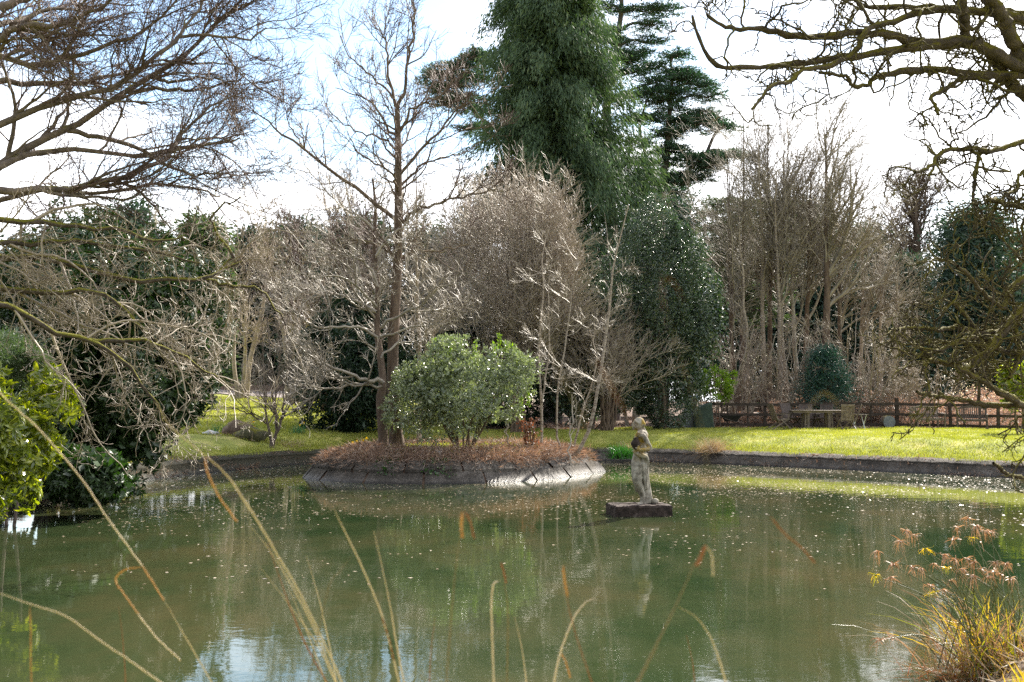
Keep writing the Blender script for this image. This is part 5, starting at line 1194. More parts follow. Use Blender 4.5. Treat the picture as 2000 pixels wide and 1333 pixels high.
def ball(m, c, r, nu=14, nv=10, rot=0):
    c = np.asarray(c, float); r = np.broadcast_to(r, 3); u = np.arange(nu) * 2 * math.pi / nu; v = np.linspace(-math.pi / 2 + 1e-3, math.pi / 2 - 1e-3, nv)
    X = np.cos(u)[None] * np.cos(v)[:, None] * r[0]; Y = np.sin(u)[None] * np.cos(v)[:, None] * r[1]; Z = np.repeat(np.sin(v)[:, None], nu, 1) * r[2]
    if rot: cr, sr = math.cos(rot), math.sin(rot); X, Z = X * cr + Z * sr, -X * sr + Z * cr
    idx = np.arange(nu * nv).reshape(nv, nu); m.add(np.stack([X, Y, Z], -1) + c, np.stack([idx[:-1], np.roll(idx[:-1], -1, 1), np.roll(idx[1:], -1, 1), idx[1:]], -1))
def statue():
    D = 20.6; pc = np.array([(1250 - 1000) / F * D, D + .3, 0.0])
    t = thing('stone_plinth', 'dark weathered rectangular stone slab carrying the statue in the pond', 'plinth', (pc[0], pc[1], -.3))
    m = Mesh(); rz = .17; ux = np.array([math.cos(rz), math.sin(rz), 0]); uy = np.array([-math.sin(rz), math.cos(rz), 0])
    nx, ny = 22, 14; bm_ = []
    # slab with a slightly broken upper edge
    hx, hy, z0, z1 = .53, .36, -.3, .19
    for k in range(3):
        pass
    per = []
    for i in range(nx): per.append((-hx + 2 * hx * i / nx, -hy))
    for i in range(ny): per.append((hx, -hy + 2 * hy * i / ny))
    for i in range(nx): per.append((hx - 2 * hx * i / nx, hy))
    for i in range(ny): per.append((-hx, hy - 2 * hy * i / ny))
    per = np.array(per); A = len(per); V = []
    for z, f, j in ((z0, 1.0, 0), (.0, 1.0, .004), (.10, 1.0, .006), (z1 - .03, .995, .008), (z1, .97, .008), (z1 + .005, .6, .012), (z1 + .008, .25, .008), (z1 + .008, .001, 0)):
        q = per * f + rg.normal(size=per.shape) * j; V.append(pc + q[:, :1] * ux + q[:, 1:] * uy + np.stack([np.zeros(A), np.zeros(A), z + rg.normal(size=A) * j * .6], -1))
    idx = np.arange(len(V) * A).reshape(len(V), A); m.add(np.array(V), np.stack([idx[:-1], np.roll(idx[:-1], -1, 1), np.roll(idx[1:], -1, 1), idx[1:]], -1)); part(m, 'slab', M['plinth'], t, False)
    # the figure: standing, weight on the far leg, turned three quarters left, urn held at the chest
    H = 1.585; bx, by, bz = (1257 - 1000) / F * D, D + .3, z1 + .0
    s = thing('stone_statue', 'weathered stone woman in draped cloth holding an urn, streaked with yellow lichen', 'statue', (bx, by, bz))
    def Wp(px, py, dy=0.): p = at(px, py, D + .3); return np.array([p[0], p[1] + dy, p[2]])
    K = 1 / F * (D + .3)         # metres per pixel
    def chain(lst, S=16, flat=1.0): 
        m = Mesh(); P = smooth_poly([Wp(a, b, c) for a, b, c, r in lst], 24); r = smooth_poly([[q[3] * K] for q in lst], 24)[:, 0]; capped(m, P, r, S, flat); return m.build('tmp', M['stone'])
    objs = []
    # torso and draped hips
    objs.append(chain([(1250, 938, 0, 10), (1249, 925, 0, 13), (1248, 910, -.01, 14.5), (1249, 896, 0, 14), (1250, 884, 0, 12.5), (1251, 872, 0, 11), (1252, 860, 0, 12.5), (1254, 848, 0, 11.5), (1255, 842, 0, 8)], 18))
    # legs under cloth: bent near leg, standing leg
    objs.append(chain([(1246, 900, -.03, 13), (1243, 920, -.10, 11.5), (1243, 938, -.13, 9.5), (1249, 955, -.10, 7), (1254, 968, -.06, 5.4), (1254, 980, -.05, 4.6), (1252, 984, -.06, 4.8)]))
    objs.append(chain([(1256, 905, .04, 12), (1258, 925, .03, 10.5), (1259, 945, .03, 8.5), (1260, 965, .03, 6.6), (1261, 980, .03, 5.8), (1261, 985, .02, 5.6)]))
    # drapery folds
    for (a, b, c, dy) in ((1240, 893, 1240, -.15), (1246, 890, 1250, -.17), (1253, 888, 1257, -.15), (1259, 888, 1261, -.10), (1262, 886, 1262, -.04)):
        objs.append(chain([(a, b, dy * .6, 3.0), ((a + c) / 2 - 1, b + 22, dy, 3.2), (c, b + 48, dy * .9, 2.6), (c + 2, b + 68, dy * .5, 2.0)], 8))
    # rolled cloth around the hip and its hanging end
    objs.append(chain([(1238, 880, -.06, 4.5), (1244, 886, -.15, 5), (1253, 890, -.17, 5), (1260, 893, -.12, 5), (1263, 905, -.06, 4.6), (1262, 918, -.04, 4), (1264, 925, -.04, 3)], 10))
    objs.append(chain([(1262, 880, .05, 5), (1264, 870, .05, 5), (1263, 860, .06, 5)], 10))
    # support trunk beside the legs
    objs.append(chain([(1261, 915, .06, 6.5), (1263, 940, .07, 7), (1266, 965, .07, 8), (1269, 984, .07, 8.5)], 10))
    # shoulders, neck, head
    objs.append(chain([(1246, 850, -.13, 5.5), (1250, 847, -.06, 7.5), (1256, 846, .04, 7.5), (1260, 848, .14, 6)], 14))
    objs.append(chain([(1253, 848, 0, 6), (1251, 840, 0, 4.6), (1249, 834, -.01, 4.6)], 12))
    mm = Mesh(); hc = Wp(1245.5, 829, -.01); ball(mm, hc, (.088, .076, .108), 20, 16, -.25); ball(mm, hc + [-.055, 0, -.035], (.042, .05, .06), 14, 10); objs.append(mm.build('tmp', M['stone']))
    mm = Mesh(); ball(mm, hc + [-.098, -.004, -.012], (.018, .012, .026), 10, 8); ball(mm, hc + [-.085, 0, -.06], (.018, .022, .010)); ball(mm, hc + [-.072, 0, -.092], (.024, .024, .02)); ball(mm, hc + [-.080, 0, .026], (.016, .044, .010)); ball(mm, hc + [.0, -.074, -.015], (.014, .01, .024)); objs.append(mm.build('tmp', M['stone']))
    # waved hair with a bun at the nape
    mm = Mesh(); ball(mm, hc + [.03, 0, .035], (.092, .088, .095), 18, 12); ball(mm, hc + [.105, 0, .0], (.042, .05, .052)); ball(mm, hc + [.03, -.05, -.03], (.05, .04, .05))
    for k in range(7): a = k * .42 - .2; ball(mm, hc + [-.055 + .02 * k, -.06 - .02 * math.sin(k * .5), .06 - .012 * k], (.022, .02, .026), 8, 6)
    objs.append(mm.build('tmp', M['stone']))
    objs.append(chain([(1254, 833, .02, 3.2), (1259, 842, .03, 3.6), (1264, 850, .05, 3.4), (1265, 856, .06, 2.6)], 8))
    # near arm: shoulder, elbow out to the right, forearm across the waist
    objs.append(chain([(1253, 849, -.12, 5.2), (1258, 856, -.15, 5.3), (1263, 866, -.16, 4.8), (1267, 874, -.16, 4.6), (1262, 877, -.2, 4.4), (1254, 878, -.23, 4.0), (1248, 878, -.24, 3.4), (1244, 877, -.24, 3.2)], 12))
    objs.append(chain([(1247, 850, .12, 5), (1243, 860, .10, 5), (1240, 869, 0, 4.4), (1240, 875, -.10, 4), (1243, 877, -.17, 3.4)], 12))
    # hand with fingers round the urn
    for k in range(4): objs.append(chain([(1245, 876 + k * 1.3 - 2, -.25, 1.25), (1242, 875.5 + k * 1.3 - 2, -.27, 1.2), (1239 + k * .3, 875 + k * 1.2 - 2, -.26, 1.0), (1238 + k * .3, 875 + k * 1.2 - 2, -.235, .8)], 8))
    objs.append(chain([(1246, 873, -.24, 1.5), (1243.5, 870.5, -.26, 1.3), (1242.5, 868.5, -.26, 1.0)], 8))
    # feet with toes
    for (fx, fy, dy) in ((1251, 985.5, -.10), (1259, 986.5, .0)):
        objs.append(chain([(fx + 3, fy - 2.5, dy + .05, 3.8), (fx - 2, fy - 1, dy - .02, 3.6), (fx - 7, fy + .3, dy - .06, 2.8), (fx - 10, fy + .6, dy - .08, 1.6)], 10))
        for k in range(5): objs.append(chain([(fx - 8 - k * .3, fy + .6, dy - .10 + k * .022, 1.1), (fx - 11.5 + k * .5, fy + 1.0, dy - .11 + k * .022, .9)], 6))
    b = remesh(objs, 'figure', M['stone'], .0095, s.o, 2); b.data.transform(__import__('mathutils').Matrix.Translation((-bx, -by, -bz))); 
    m = Mesh(); pu = [Wp(1241, 878, -.17), Wp(1240, 873, -.17), Wp(1239, 866, -.17), Wp(1240, 860, -.17), Wp(1240, 857, -.17), Wp(1239.5, 854.5, -.17), Wp(1239.5, 855.5, -.17), Wp(1240, 862, -.17)]
    tubes(m, pu, [.02, .065, .088, .062, .042, .06, .045, .02], 18); part(m, 'urn', M['plinth'], s)
    m = Mesh(); ball(m, Wp(1279.5, 979.5, .0), (.066, .062, .058), 16, 12); o = tag(m.build('stone_ball', M['stone'], None, True), 'small round stone resting beside the statue support on the plinth', 'stone'); 
statue()

# ---------------------------------------------------------------- small garden things
def rock(name, label, px, py, d, r, mat='rock_dark', z=None, cat_='rock', group=None):
    p = at(px, py, d); z0 = float(gz(p[0], d)) if z is None else z
    m = Mesh(); u = 22; ball(m, (0, 0, 0), r, u, 14); v = m.v[0]; f = 1 + .12 * np.sin(v @ np.array([9, 5, 7.]) / np.max(r) * .5 + 1) + .08 * np.sin(v @ np.array([-13, 11, 8.]) / np.max(r) * .5) + rg.normal(size=len(v)) * .015
    m.v[0] = v * f[:, None] + np.array([p[0], d, z0 + r[2] * .55]); return tag(m.build(name, M[mat], None, True, origin=(float(p[0]), d, z0)), label, cat_, group)
rock('pale_stone', 'pale rounded stone on the shaded lawn edge left of the small forked tree', 411, 884, 38.4, (.30, .14, .10), 'rock')
rock('mossy_block', 'squared mossy block on the bank left of the small forked tree foot', 490, 897, 38.3, (.62, .3, .26), 'rock_dark')
tuft_later = 1
rock('thatch_mound', 'hump of grey dead grass left of the mossy block', 465, 890, 38.9, (.55, .4, .34), 'bark_brown', cat_='mound')
def tuft(name, label, px, d, h, n, mat, w_=.02, lean=.4, spread=.2, z=None, group=None, cat_='tuft', flower=None):
    x = (px - 1000) / F * d; z0 = float(gz(x, d)) if z is None else z; t = thing(name, label, cat_, (x, d, z0), group); m = Mesh(); K = 5
    b = np.stack([x + rg.normal(size=n) * spread * .4, d + rg.normal(size=n) * spread * .4, np.full(n, z0 - .02)], -1); dd = nrm(np.array([0, 0, 1.]) + rg.normal(size=(n, 3)) * lean); l = h * rg.uniform(.6, 1.15, n)
    side = nrm(np.cross(dd, dirs(n))); v = []
    for k in range(K):
        s = k / (K - 1); c = b + dd * (l * s)[:, None] - np.array([0, 0, 1]) * (l * s ** 3 * lean * .5)[:, None] + dd * (1, 1, 0) * (l * s * s * .3)[:, None]; w2 = w_ * (1 - s * .85) / 2; v += [c - side * w2, c + side * w2]
    v = np.stack(v, 1); bq = np.arange(n)[:, None, None] * 2 * K; q = bq + np.array([[2 * k, 2 * k + 1, 2 * k + 3, 2 * k + 2] for k in range(K - 1)])[None]
    m.add(v.reshape(-1, 3), q.reshape(-1, 4)); part(m, 'leaves', M[mat], t)
    if flower:
        for i in range(flower):
            c = b[i] + dd[i] * l[i] * 1.02 + [0, 0, .03]; m = Mesh(); a = np.arange(6) * math.pi / 3; pd = np.stack([np.cos(a), np.sin(a) * .3, np.sin(a)], -1); leaves(m, np.repeat(c[None], 6, 0), pd, .05, .035)
            tubes(m, [c + [0, .0, 0], c + [0, -.035, 0], c + [0, -.05, 0]], [.012, .02, .026], 8); part(m, 'flower', M['daffodil'], t)
            m = Mesh(); tubes(m, [b[i], c], [.006, .004], 4); part(m, 'stem', M['daff_leaf'], t)
    return t
tuft('sedge_tuft', 'dark green grassy tuft at the pond edge behind the statue', 1212, 38.0, .62, 500, 'grass_dark', .02, .38, .5, z=.15)
tuft('dead_grass_tuft', 'grey straw coloured grass tuft hanging over the pond rim on the right', 1388, 37.6, .75, 420, 'straw', .012, .6, .5, z=.38)
tuft('dead_grass_tuft', 'straw grass tuft beside the dark green tuft behind the statue', 1232, 38.6, .55, 200, 'straw', .014, .5, .5, z=.35)
tuft('dead_grass_tuft', 'shaggy dead grass growing over the grey hump left of the forked tree', 466, 38.7, .6, 520, 'fern_brown', .018, .9, .9, z=.75)
tuft('dead_grass_tuft', 'brown grass clump on the bank right of the forked tree', 560, 38.6, .5, 300, 'straw', .02, .7, .7, z=.45)
tuft('dead_grass_tuft', 'brown hanging grass clump right of the low rhododendron', 312, 33.5, .6, 260, 'fern_brown', .02, .8, .6, z=.35)
for px, d, fl, lab in ((495, 40.2, 4, 'daffodil clump with a few flowers left of the forked tree'), (425, 39.6, 0, 'daffodil clump still in leaf beside the pale stone'), (583, 40.5, 2, 'daffodil clump right of the forked tree'), (465, 40.4, 0, 'small daffodil leaf clump between two larger clumps')):
    tuft('daffodil_clump', lab, px, d, .42, 60, 'daff_leaf', .022, .22, .35, group='daffodil clumps on the far bank', cat_='daffodils', flower=fl)
for px, d, fl, lab in ((690, 32.4, 5, 'yellow daffodils at the left foot of the island trees'), (708, 31.9, 4, 'yellow daffodils just left of the second island trunk'), (675, 32.1, 3, 'outermost yellow daffodils on the left of the island')):
    x = (px - 1000) / F * d; tuft('daffodil_clump', lab, px, d, .3, 40, 'daff_leaf', .02, .3, .3, z=float(iz(x, d)), group='daffodils on the island', cat_='daffodils', flower=fl)
def ivy():
    for px, py, hh, ww, lab, n in ((858, 908, .9, .5, 'green ivy trailing down the island wall below the small sign', 500), (745, 915, .5, .4, 'small dark ivy patch on the island wall left of the sign', 260), (1110, 720, .1, .1, None, 0)):
        if not lab: continue
        p = at(px, py, 29.0); t = thing('ivy_patch', lab, 'ivy', (p[0], 29.0, .3)); m = Mesh(); x = p[0] + rg.normal(size=n) * ww * .4; s = rg.uniform(.15, 1.6, n)
        j = np.array([np.abs(ISL[:, 0] - a + (ISL[:, 1] > 31) * 99).argmin() for a in x]); xx = ISL[j, 0] - IN[j, 0] * s; yy = ISL[j, 1] - IN[j, 1] * s
        leaves(m, np.stack([xx, yy, iz(xx, yy) + rg.uniform(.02, .10, n)], -1), dirs(n), .07, .06); part(m, 'leaves', M['ivy'], t, smooth=False)
        m = Mesh(); tubes(m, smooth_poly([(p[0], 29.9, .75), (p[0] + .05, 29.3, .55), (p[0] - .05, 28.8, .3)], 8), np.linspace(.012, .005, 8), 4); part(m, 'stem', M['bark_brown'], t)
ivy()
def plaque():
    p = at(858, 886, 29.5); t = thing('small_sign', 'small pale blank sign plate on a stake among the dead ferns', 'sign', (p[0], 29.5, .6))
    m = Mesh(); bar(m, (p[0] - .065, 29.5, p[2] + .0), (p[0] + .065, 29.46, p[2] + .0), .012, .12, up=(0, .2, 1)); part(m, 'plate', M['sign'], t, False)
    m = Mesh(); bar(m, (p[0], 29.515, .45), (p[0], 29.515, p[2]), .025, .02, up=(0, 1, 0)); part(m, 'stake', M['teak_dark'], t, False)
plaque()
def rusty():
    x, d = (1030 - 1000) / F * 31.6, 31.6; z = float(iz(x, d)); t = thing('rusty_shrub', 'small shrub with rust coloured dead leaves right of the glossy island shrub', 'shrub', (x, d, z))
    tr = join(*[trunk_of(x + rg.normal() * .08, d, 1.0, .014, (rg.normal() * .15, 0), 8, .02, z) for _ in range(5)]); c1 = grow(tr, 40, .35, (30, 70), 6, (.3, 1), .2, .02, tip=.003)
    m = Mesh(); tubes(m, *tr, 5); part(m, 'stems', M['bark_brown'], t)
    m = Mesh(); tubes(m, *c1, 3); i = rg.integers(0, 40, 420); s = rg.integers(1, 6, 420); leaves(m, c1[0][i, s], dirs(420) + [0, 0, -.5], .08, .045); part(m, 'leaves', M['rust_leaf'], t, smooth=False)
    for px, h, lab in ((1105, .9, 'thin bare sapling stem at the right end of the island'), (985, .8, 'thin bare stem under the glossy island shrub')):
        gb('sapling', lab, px, 880, 31.5, 760, .012, z=float(iz((px - 1000) / F * 31.5, 31.5)), n=(8, 20, 0, 0), L=(.3, .4, .4), mats=('twig_grey', 'twig_grey'), tipr=.004, cat_='sapling')
rusty()
def far_house():
    x, y = -19.6, 92.; z = float(gz(x, y)); t = thing('far_house', 'white building glimpsed between dark trees beyond the far lawn', 'house', (x, y, z))
    m = Mesh(); bar(m, (x - 3.2, y, z + 1.5), (x + 3.2, y, z + 1.5), 5, 3.0); part(m, 'wall', M['wall_far'], t, False)
    m = Mesh(); v = [(x - 3.5, y - 2.9, z + 3.0), (x + 3.5, y - 2.9, z + 3.0), (x + 3.5, y, z + 4.6), (x - 3.5, y, z + 4.6), (x - 3.5, y + 2.9, z + 3.0), (x + 3.5, y + 2.9, z + 3.0)]; m.add(v, [[0, 1, 2, 3], [3, 2, 5, 4]]); part(m, 'roof', M['roof_far'], t, False)
    for k in (-1.8, 0, 1.8): m = Mesh(); bar(m, (x + k - .4, y - 2.52, z + 1.7), (x + k + .4, y - 2.52, z + 1.7), .06, 1.0); part(m, 'window', M['glass_far'], t, False)
far_house()

# ---------------------------------------------------------------- foreground reeds (out of focus) and sedge
def ribbon(m, P, w_, thick=.35, taper=True):
    n_ = max(24, 6 * len(P)); P = smooth_poly(P, n_); P = P + rg.normal(size=P.shape) * w_ * .03; s = np.linspace(0, 1, n_); r = w_ * .23 * (1 + .10 * np.sin(s * 37 + w_ * 9e3)) * np.minimum(1, .22 + s * 5)
    tubes(m, P, r, 6, thick)
def reed(label, d, parts_, drift=60):
    """parts_: list of (part name, pixels top-to-bottom, width m, material, reaches ground)"""
    last = [q for q in parts_ if q[4]][0][1][-1]; x = (last[0] + drift - 1000) / F * d; z0 = float(gz(x, d)); t = thing('dry_reed', label, 'reed', (x, d, z0), 'dry reeds close to the camera')
    for nm, px, w_, mat, gr in parts_:
        P = [at(a, b, d) for a, b in px]
        if gr:                                  # carry the stem on below the frame, down to the bank
            e = P[-1]; tn = e - P[-2]; st_ = np.linalg.norm(tn); k_ = max(3, int((e[2] - z0) / max(st_, .05))); q_ = np.array([x, d, z0 - .05]); c_ = e + tn / st_ * (e[2] - z0) * .45
            P = P + [e * (1 - u) ** 2 + 2 * c_ * u * (1 - u) + q_ * u * u for u in np.linspace(0, 1, k_ + 1)[1:]]
        m = Mesh(); ribbon(m, P, w_); part(m, nm, M[mat], t)
def reeds():
    S, Lf = 'stem', 'leaf'
    reed('long straw reed running from the left edge, with an orange kink halfway', 1.75, [(S, [(-60, 690), (0, 768), (80, 843), (160, 937), (215, 1020), (278, 1106)], .0085, 'reed', False), (S, [(278, 1106), (292, 1128), (320, 1172)], .0095, 'reed_orange', False), (S, [(320, 1172), (365, 1250), (420, 1345)], .009, 'reed', True), (Lf, [(278, 1108), (245, 1113), (226, 1130), (232, 1150)], .006, 'reed_orange', False), (Lf, [(228, 1140), (250, 1172), (270, 1200)], .009, 'reed_orange', False), (Lf, [(262, 1190), (305, 1245), (352, 1290)], .0085, 'reed', False)])
    reed('tall arching reed with a bright orange hanging leaf', 1.5, [(S, [(305, 785), (335, 835), (395, 885), (440, 925), (475, 975), (512, 1032), (545, 1090), (582, 1152), (628, 1246)], .0085, 'reed', True), (Lf, [(400, 892), (406, 925), (428, 970), (462, 1018)], .010, 'reed_orange', False)], 50)
    reed('pale reed rising just right of the arching reed', 1.7, [(S, [(493, 1032), (530, 1080), (570, 1145), (600, 1200), (625, 1255), (662, 1345)], .0075, 'reed', True)])
    reed('brown drooping reed blade crossing behind the pale reed', 1.8, [(S, [(522, 1062), (545, 1125), (570, 1195), (600, 1265), (645, 1345)], .008, 'reed_brown', True)])
    reed('short straw reed left of the crossing reeds', 1.9, [(S, [(508, 1108), (550, 1162), (592, 1218), (625, 1270), (660, 1345)], .006, 'reed', True)])
    reed('straight straw reed with a brown sheath low down', 1.7, [(S, [(650, 990), (668, 1028), (700, 1092), (730, 1162), (752, 1222), (782, 1345)], .0075, 'reed', True), (Lf, [(745, 1205), (757, 1240), (770, 1290)], .011, 'reed_brown', False)])
    reed('slim straw reed standing nearly upright beside the brown sheath', 1.8, [(S, [(730, 1037), (745, 1102), (762, 1182), (775, 1262), (792, 1345)], .0065, 'reed', True)])
    reed('faint thin brown blade slanting behind the straight reed', 1.4, [(S, [(692, 1078), (665, 1115), (640, 1155), (600, 1345)], .004, 'reed_olive', True)])
    reed('upright reed with a folded orange tip near the middle of the pond', 1.35, [(S, [(906, 1004), (900, 1040), (893, 1085), (885, 1162), (878, 1242), (872, 1345)], .005, 'reed_olive', True), (Lf, [(903, 1000), (901, 1030), (903, 1050)], .009, 'reed_orange', False), (Lf, [(908, 1000), (918, 1018), (926, 1052)], .007, 'reed_brown', False)])
    reed('dark reed with a brown pointed tip and a looped pale leaf', 1.6, [(S, [(980, 1098), (986, 1140), (992, 1200), (990, 1345)], .005, 'reed_olive', True), (Lf, [(978, 1098), (984, 1118), (988, 1140)], .009, 'reed_brown', False), (Lf, [(975, 1134), (963, 1145), (960, 1190), (962, 1260), (965, 1345)], .006, 'reed', False)])
    reed('rust coloured reed tip pointing upward left of the statue reflection', 1.5, [(S, [(1100, 1108), (1108, 1170), (1122, 1230), (1145, 1302), (1160, 1345)], .005, 'reed_brown', True), (Lf, [(1100, 1105), (1103, 1135), (1108, 1165)], .009, 'reed_orange', False)])
    reed('cream reed bent over in a hook with a small orange leaf', 1.7, [(S, [(1162, 1170), (1145, 1176), (1125, 1200), (1107, 1240), (1092, 1285), (1080, 1345)], .0075, 'reed', True), (Lf, [(1095, 1275), (1106, 1295), (1114, 1325)], .008, 'reed_orange', False)], 10)
    reed('thick olive reed leaning right with a brown head, very near', 1.15, [(S, [(1376, 1066), (1352, 1112), (1322, 1178), (1292, 1240), (1262, 1300), (1240, 1345)], .0065, 'reed_olive', True), (Lf, [(1378, 1064), (1370, 1085), (1360, 1105)], .009, 'reed_brown', False), (Lf, [(1380, 1068), (1390, 1085), (1393, 1125)], .004, 'reed', False)], -60)
    reed('arched straw reed right of the thick olive reed', 1.5, [(S, [(1325, 1186), (1358, 1205), (1385, 1240), (1405, 1290), (1420, 1345)], .0065, 'reed', True)])
    reed('blurred brown reed blade slanting above the open water on the right', 1.25, [(S, [(1504, 1008), (1530, 1040), (1565, 1070), (1592, 1100)], .006, 'reed_brown', False), (S, [(1592, 1100), (1600, 1180), (1602, 1345)], .002, 'reed_olive', True)])
    reed('straw reed curving up to the left edge over the laurel reflection', 1.5, [(S, [(-40, 1150), (0, 1160), (65, 1182), (130, 1205), (190, 1248), (255, 1292), (330, 1345)], .0075, 'reed', True), (Lf, [(58, 1184), (60, 1230), (60, 1290), (62, 1345)], .005, 'reed_orange', False)])
    for k, (lab, a, b, c, dd) in enumerate((('thin dry straw rising left of the straight sheathed reed', (598, 1085), (628, 1190), (660, 1345), 2.1), ('thin pale straw low in the left corner', (232, 1185), (240, 1250), (246, 1345), 2.0), ('thin brown straw between the pale and crossing reeds', (556, 1130), (600, 1235), (640, 1345), 2.2),
        ('short faint straw just left of the folded orange tip', (850, 1205), (842, 1270), (838, 1345), 1.9), ('thin straw bent over beside the looped pale leaf', (1005, 1205), (1018, 1260), (1030, 1345), 1.9), ('fine dry straw near the right foot of the arched reed', (1340, 1240), (1352, 1290), (1358, 1345), 2.1))):
        reed(lab, dd, [(S, [a, b, c], .006, ('reed', 'reed_brown')[k % 2], True)], 20)
    # very near ones, strongly blurred
    reed('very blurred brown blade in front of the island birches', .62, [(S, [(1068, 590), (1045, 600), (1078, 690), (1110, 760), (1138, 830), (1160, 950), (1180, 1345)], .0012, 'reed_olive', True)], 20)
    reed('very blurred tan blade slanting to the statue head', .62, [(S, [(1165, 700), (1190, 750), (1225, 810), (1258, 850)], .0015, 'reed_brown', False), (S, [(1165, 700), (1155, 760), (1140, 830), (1120, 950), (1100, 1345)], .001, 'reed_olive', True)], 20)
    reed('very blurred arched blade in front of the holly', .6, [(S, [(1335, 595), (1322, 560), (1305, 545), (1292, 556), (1298, 600)], .0012, 'reed_brown', False), (S, [(1298, 600), (1330, 700), (1380, 900), (1420, 1345)], .0009, 'reed_olive', True)], 20)
    reed('very blurred arched blade in front of the blue green conifer', .7, [(S, [(1640, 800), (1628, 778), (1608, 768), (1590, 782), (1580, 805)], .0012, 'reed', False), (S, [(1640, 800), (1650, 900), (1660, 1100), (1665, 1345)], .0007, 'reed_olive', True)], 20)
reeds()
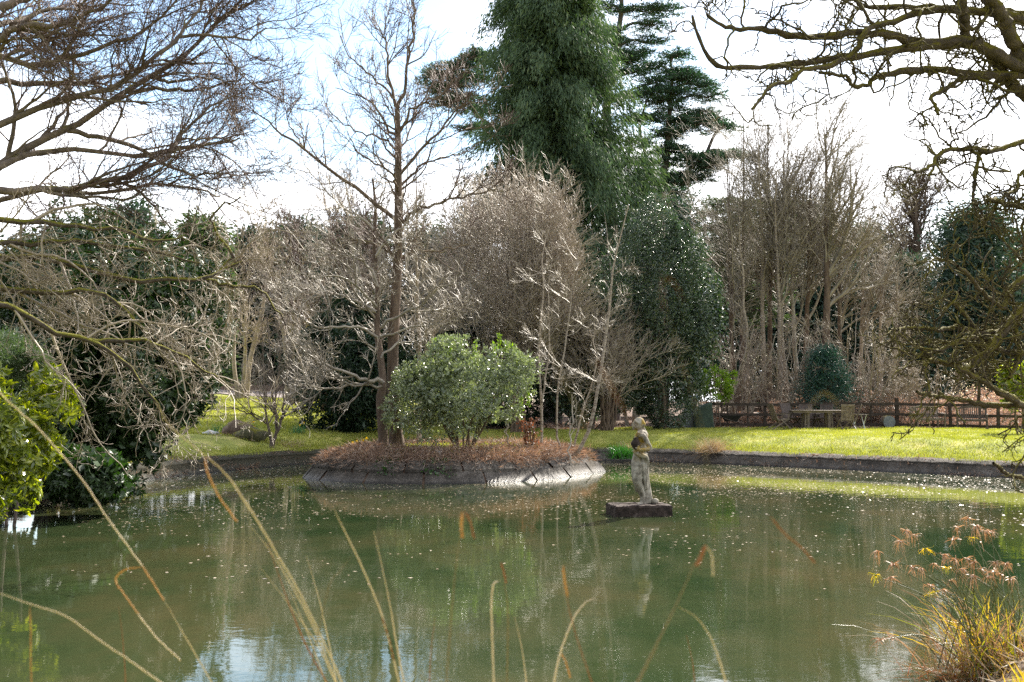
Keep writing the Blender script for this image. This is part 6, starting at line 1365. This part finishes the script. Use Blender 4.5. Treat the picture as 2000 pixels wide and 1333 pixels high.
def sedge():
    d0 = 8.5; heads = [(1769, 1037), (1760, 1057), (1786, 1045), (1715, 1077), (1744, 1103), (1710, 1124), (1739, 1128), (1805, 1073), (1822, 1102), (1782, 1107), (1819, 1144), (1841, 1152), (1862, 1054), (1872, 1030), (1907, 1028), (1925, 1038), (1896, 1051), (1936, 1038),
        (1867, 1094), (1888, 1091), (1904, 1098), (1946, 1099), (1965, 1102), (1942, 1116), (1956, 1122), (1891, 1013), (1850, 1110), (1878, 1112), (1915, 1112), (1842, 1085), (1975, 1130), (1930, 1128), (1800, 1110), (1690 + 125, 1160), (1900, 1125), (1855, 1135), (1660 + 60, 1250), (1700 + 40, 1246)]
    bx = (1935 - 1000) / F * d0; t = thing('galingale_sedge', 'clump of galingale with drooping rust brown heads at the near bank', 'sedge', (bx, d0, .1))
    for i, (px, py) in enumerate(heads):
        low = py > 1200; d = d0 + rg.uniform(-.35, .35); p = at(px, py, d); b = np.array([bx + rg.normal() * .17 + (px - 1900) * .0007, d0 + rg.normal() * .15, .12]) 
        if low: mid = (p + b) / 2 + [0, 0, .12]
        else: mid = b * .45 + p * .55 + np.array([.06, 0, .10])
        P = smooth_poly([b, mid, p], 12); m = Mesh(); tubes(m, P, np.linspace(.0048, .0026, 12), 5); st = part(m, 'stem', M['sedge_stem'], t)
        m = Mesh(); n = int(rg.uniform(16, 38)); fresh = i in (5, 7, 16, 26, 33); a = rg.normal(rg.uniform(0, 6.28), 1.6, n); out_ = np.stack([np.cos(a), np.sin(a), rg.uniform(-.2, .7, n)], -1)
        ex = rg.uniform(.008, .06, (n, 1)); dr = rg.uniform(.02, .15, (n, 1)) * rg.uniform(.6, 1.25) * (.45 if fresh else 1); K = 6; v = []; side = nrm(np.cross(out_, dirs(n))); wl = rg.uniform(.003, .009, (n, 1)); bend = rg.normal(size=(n, 3)) * .02
        for k in range(K):
            s = k / (K - 1); c = p + out_ * ex * min(s * 2.2, 1.1) + np.array([0, 0, -1.]) * dr * max(0, s - .15) ** 1.2 + bend * s * s; w2 = wl * (1 - .75 * s) / 2; v += [c - side * w2, c + side * w2]
        v = np.stack(v, 1); q = np.arange(n)[:, None, None] * 2 * K + np.array([[2 * k, 2 * k + 1, 2 * k + 3, 2 * k + 2] for k in range(K - 1)])[None]; m.add(v.reshape(-1, 3), q.reshape(-1, 4)); part(m, 'flower_head', M['sedge_leaf' if fresh else 'sedge_head'], t)
    # basal leaves: tall green-yellow blades and a dark dead tangle
    def fan(n, mat, h, w_, lean, sx, nm, z0=.08, ox=0):
        m = Mesh(); b = np.stack([bx + ox + rg.normal(size=n) * sx, d0 + rg.normal(size=n) * .16, np.full(n, z0)], -1); dd = nrm(np.array([-.22, 0, 1.]) + rg.normal(size=(n, 3)) * lean); dd[:, 2] = np.abs(dd[:, 2]); l = h * rg.uniform(.4, 1.1, n); side = nrm(np.cross(dd, dirs(n))); v = []; K = 6
        for k in range(K):
            s = k / (K - 1); c = b + dd * (l * s)[:, None] + dd * (1, 1, 0) * (l * s * s * .35)[:, None] - np.array([0, 0, 1]) * (l * s ** 3 * .25)[:, None]; w2 = w_ * (1 - s * .9) / 2; v += [c - side * w2, c + side * w2]
        v = np.stack(v, 1); q = np.arange(n)[:, None, None] * 2 * K + np.array([[2 * k, 2 * k + 1, 2 * k + 3, 2 * k + 2] for k in range(K - 1)])[None]; m.add(v.reshape(-1, 3), q.reshape(-1, 4)); part(m, nm, M[mat], t)
    fan(150, 'sedge_leaf', .80, .010, .30, .15, 'leaves'); fan(170, 'straw', .8, .006, .45, .2, 'dead_leaves'); fan(130, 'sedge_head', .85, .009, .42, .2, 'dead_leaves'); fan(420, 'reed_brown', .42, .004, .9, .28, 'dead_leaves', .04); fan(110, 'sedge_stem', .9, .004, .5, .12, 'stems', .03, -.05); fan(160, 'reed_olive', .6, .004, 1.0, .16, 'stems', .02, -.2)
sedge()
def near_bank():
    # coarse grass and stones on the near bank, bottom right corner, and under the camera
    m = Mesh(); n = 30000; x = rg.uniform(1.8, 6.5, n); y = rg.uniform(5.5, 11.5, n); s = sdist(x, y); k = (s > .5); x, y, s = x[k], y[k], s[k]; blades(m, x, y, prof(s, x, y) - .01, .14, .009, .5)
    o = m.build('bank_grass', M['sedge_leaf'], None, False); struct(o, 'stuff'); tag(o, 'rough green and straw grass on the near bank corner', 'grass')
    m = Mesh(); n = 5000; x = rg.uniform(1.8, 5.5, n); y = rg.uniform(5.5, 10.8, n); s = sdist(x, y); k = (s > .15) & (s < 1.7); x, y, s = x[k], y[k], s[k]; n = len(x)
    leaves(m, np.stack([x, y, prof(s, x, y) + .04], -1), rg.normal(size=(n, 3)) * (1, 1, .5), rg.uniform(.08, .3, n), .01); o = m.build('bank_straw', M['straw'], None, False); struct(o, 'stuff'); tag(o, 'dead straw lying along the near bank edge', 'straw')
    for px, py, r, lab in ((1992, 1165, .09, 'dark stone behind the sedge clump'), (1890, 1268, .07, 'dark stone at the waterline below the sedge'), (1845, 1262, .06, 'wet stone left of the sedge foot')):
        rock('bank_stone', lab, px, py, 8.6, (r * 1.4, r, r * .7), 'rock_dark', z=.0 if px < 1900 else .25, group='stones by the sedge')
near_bank()
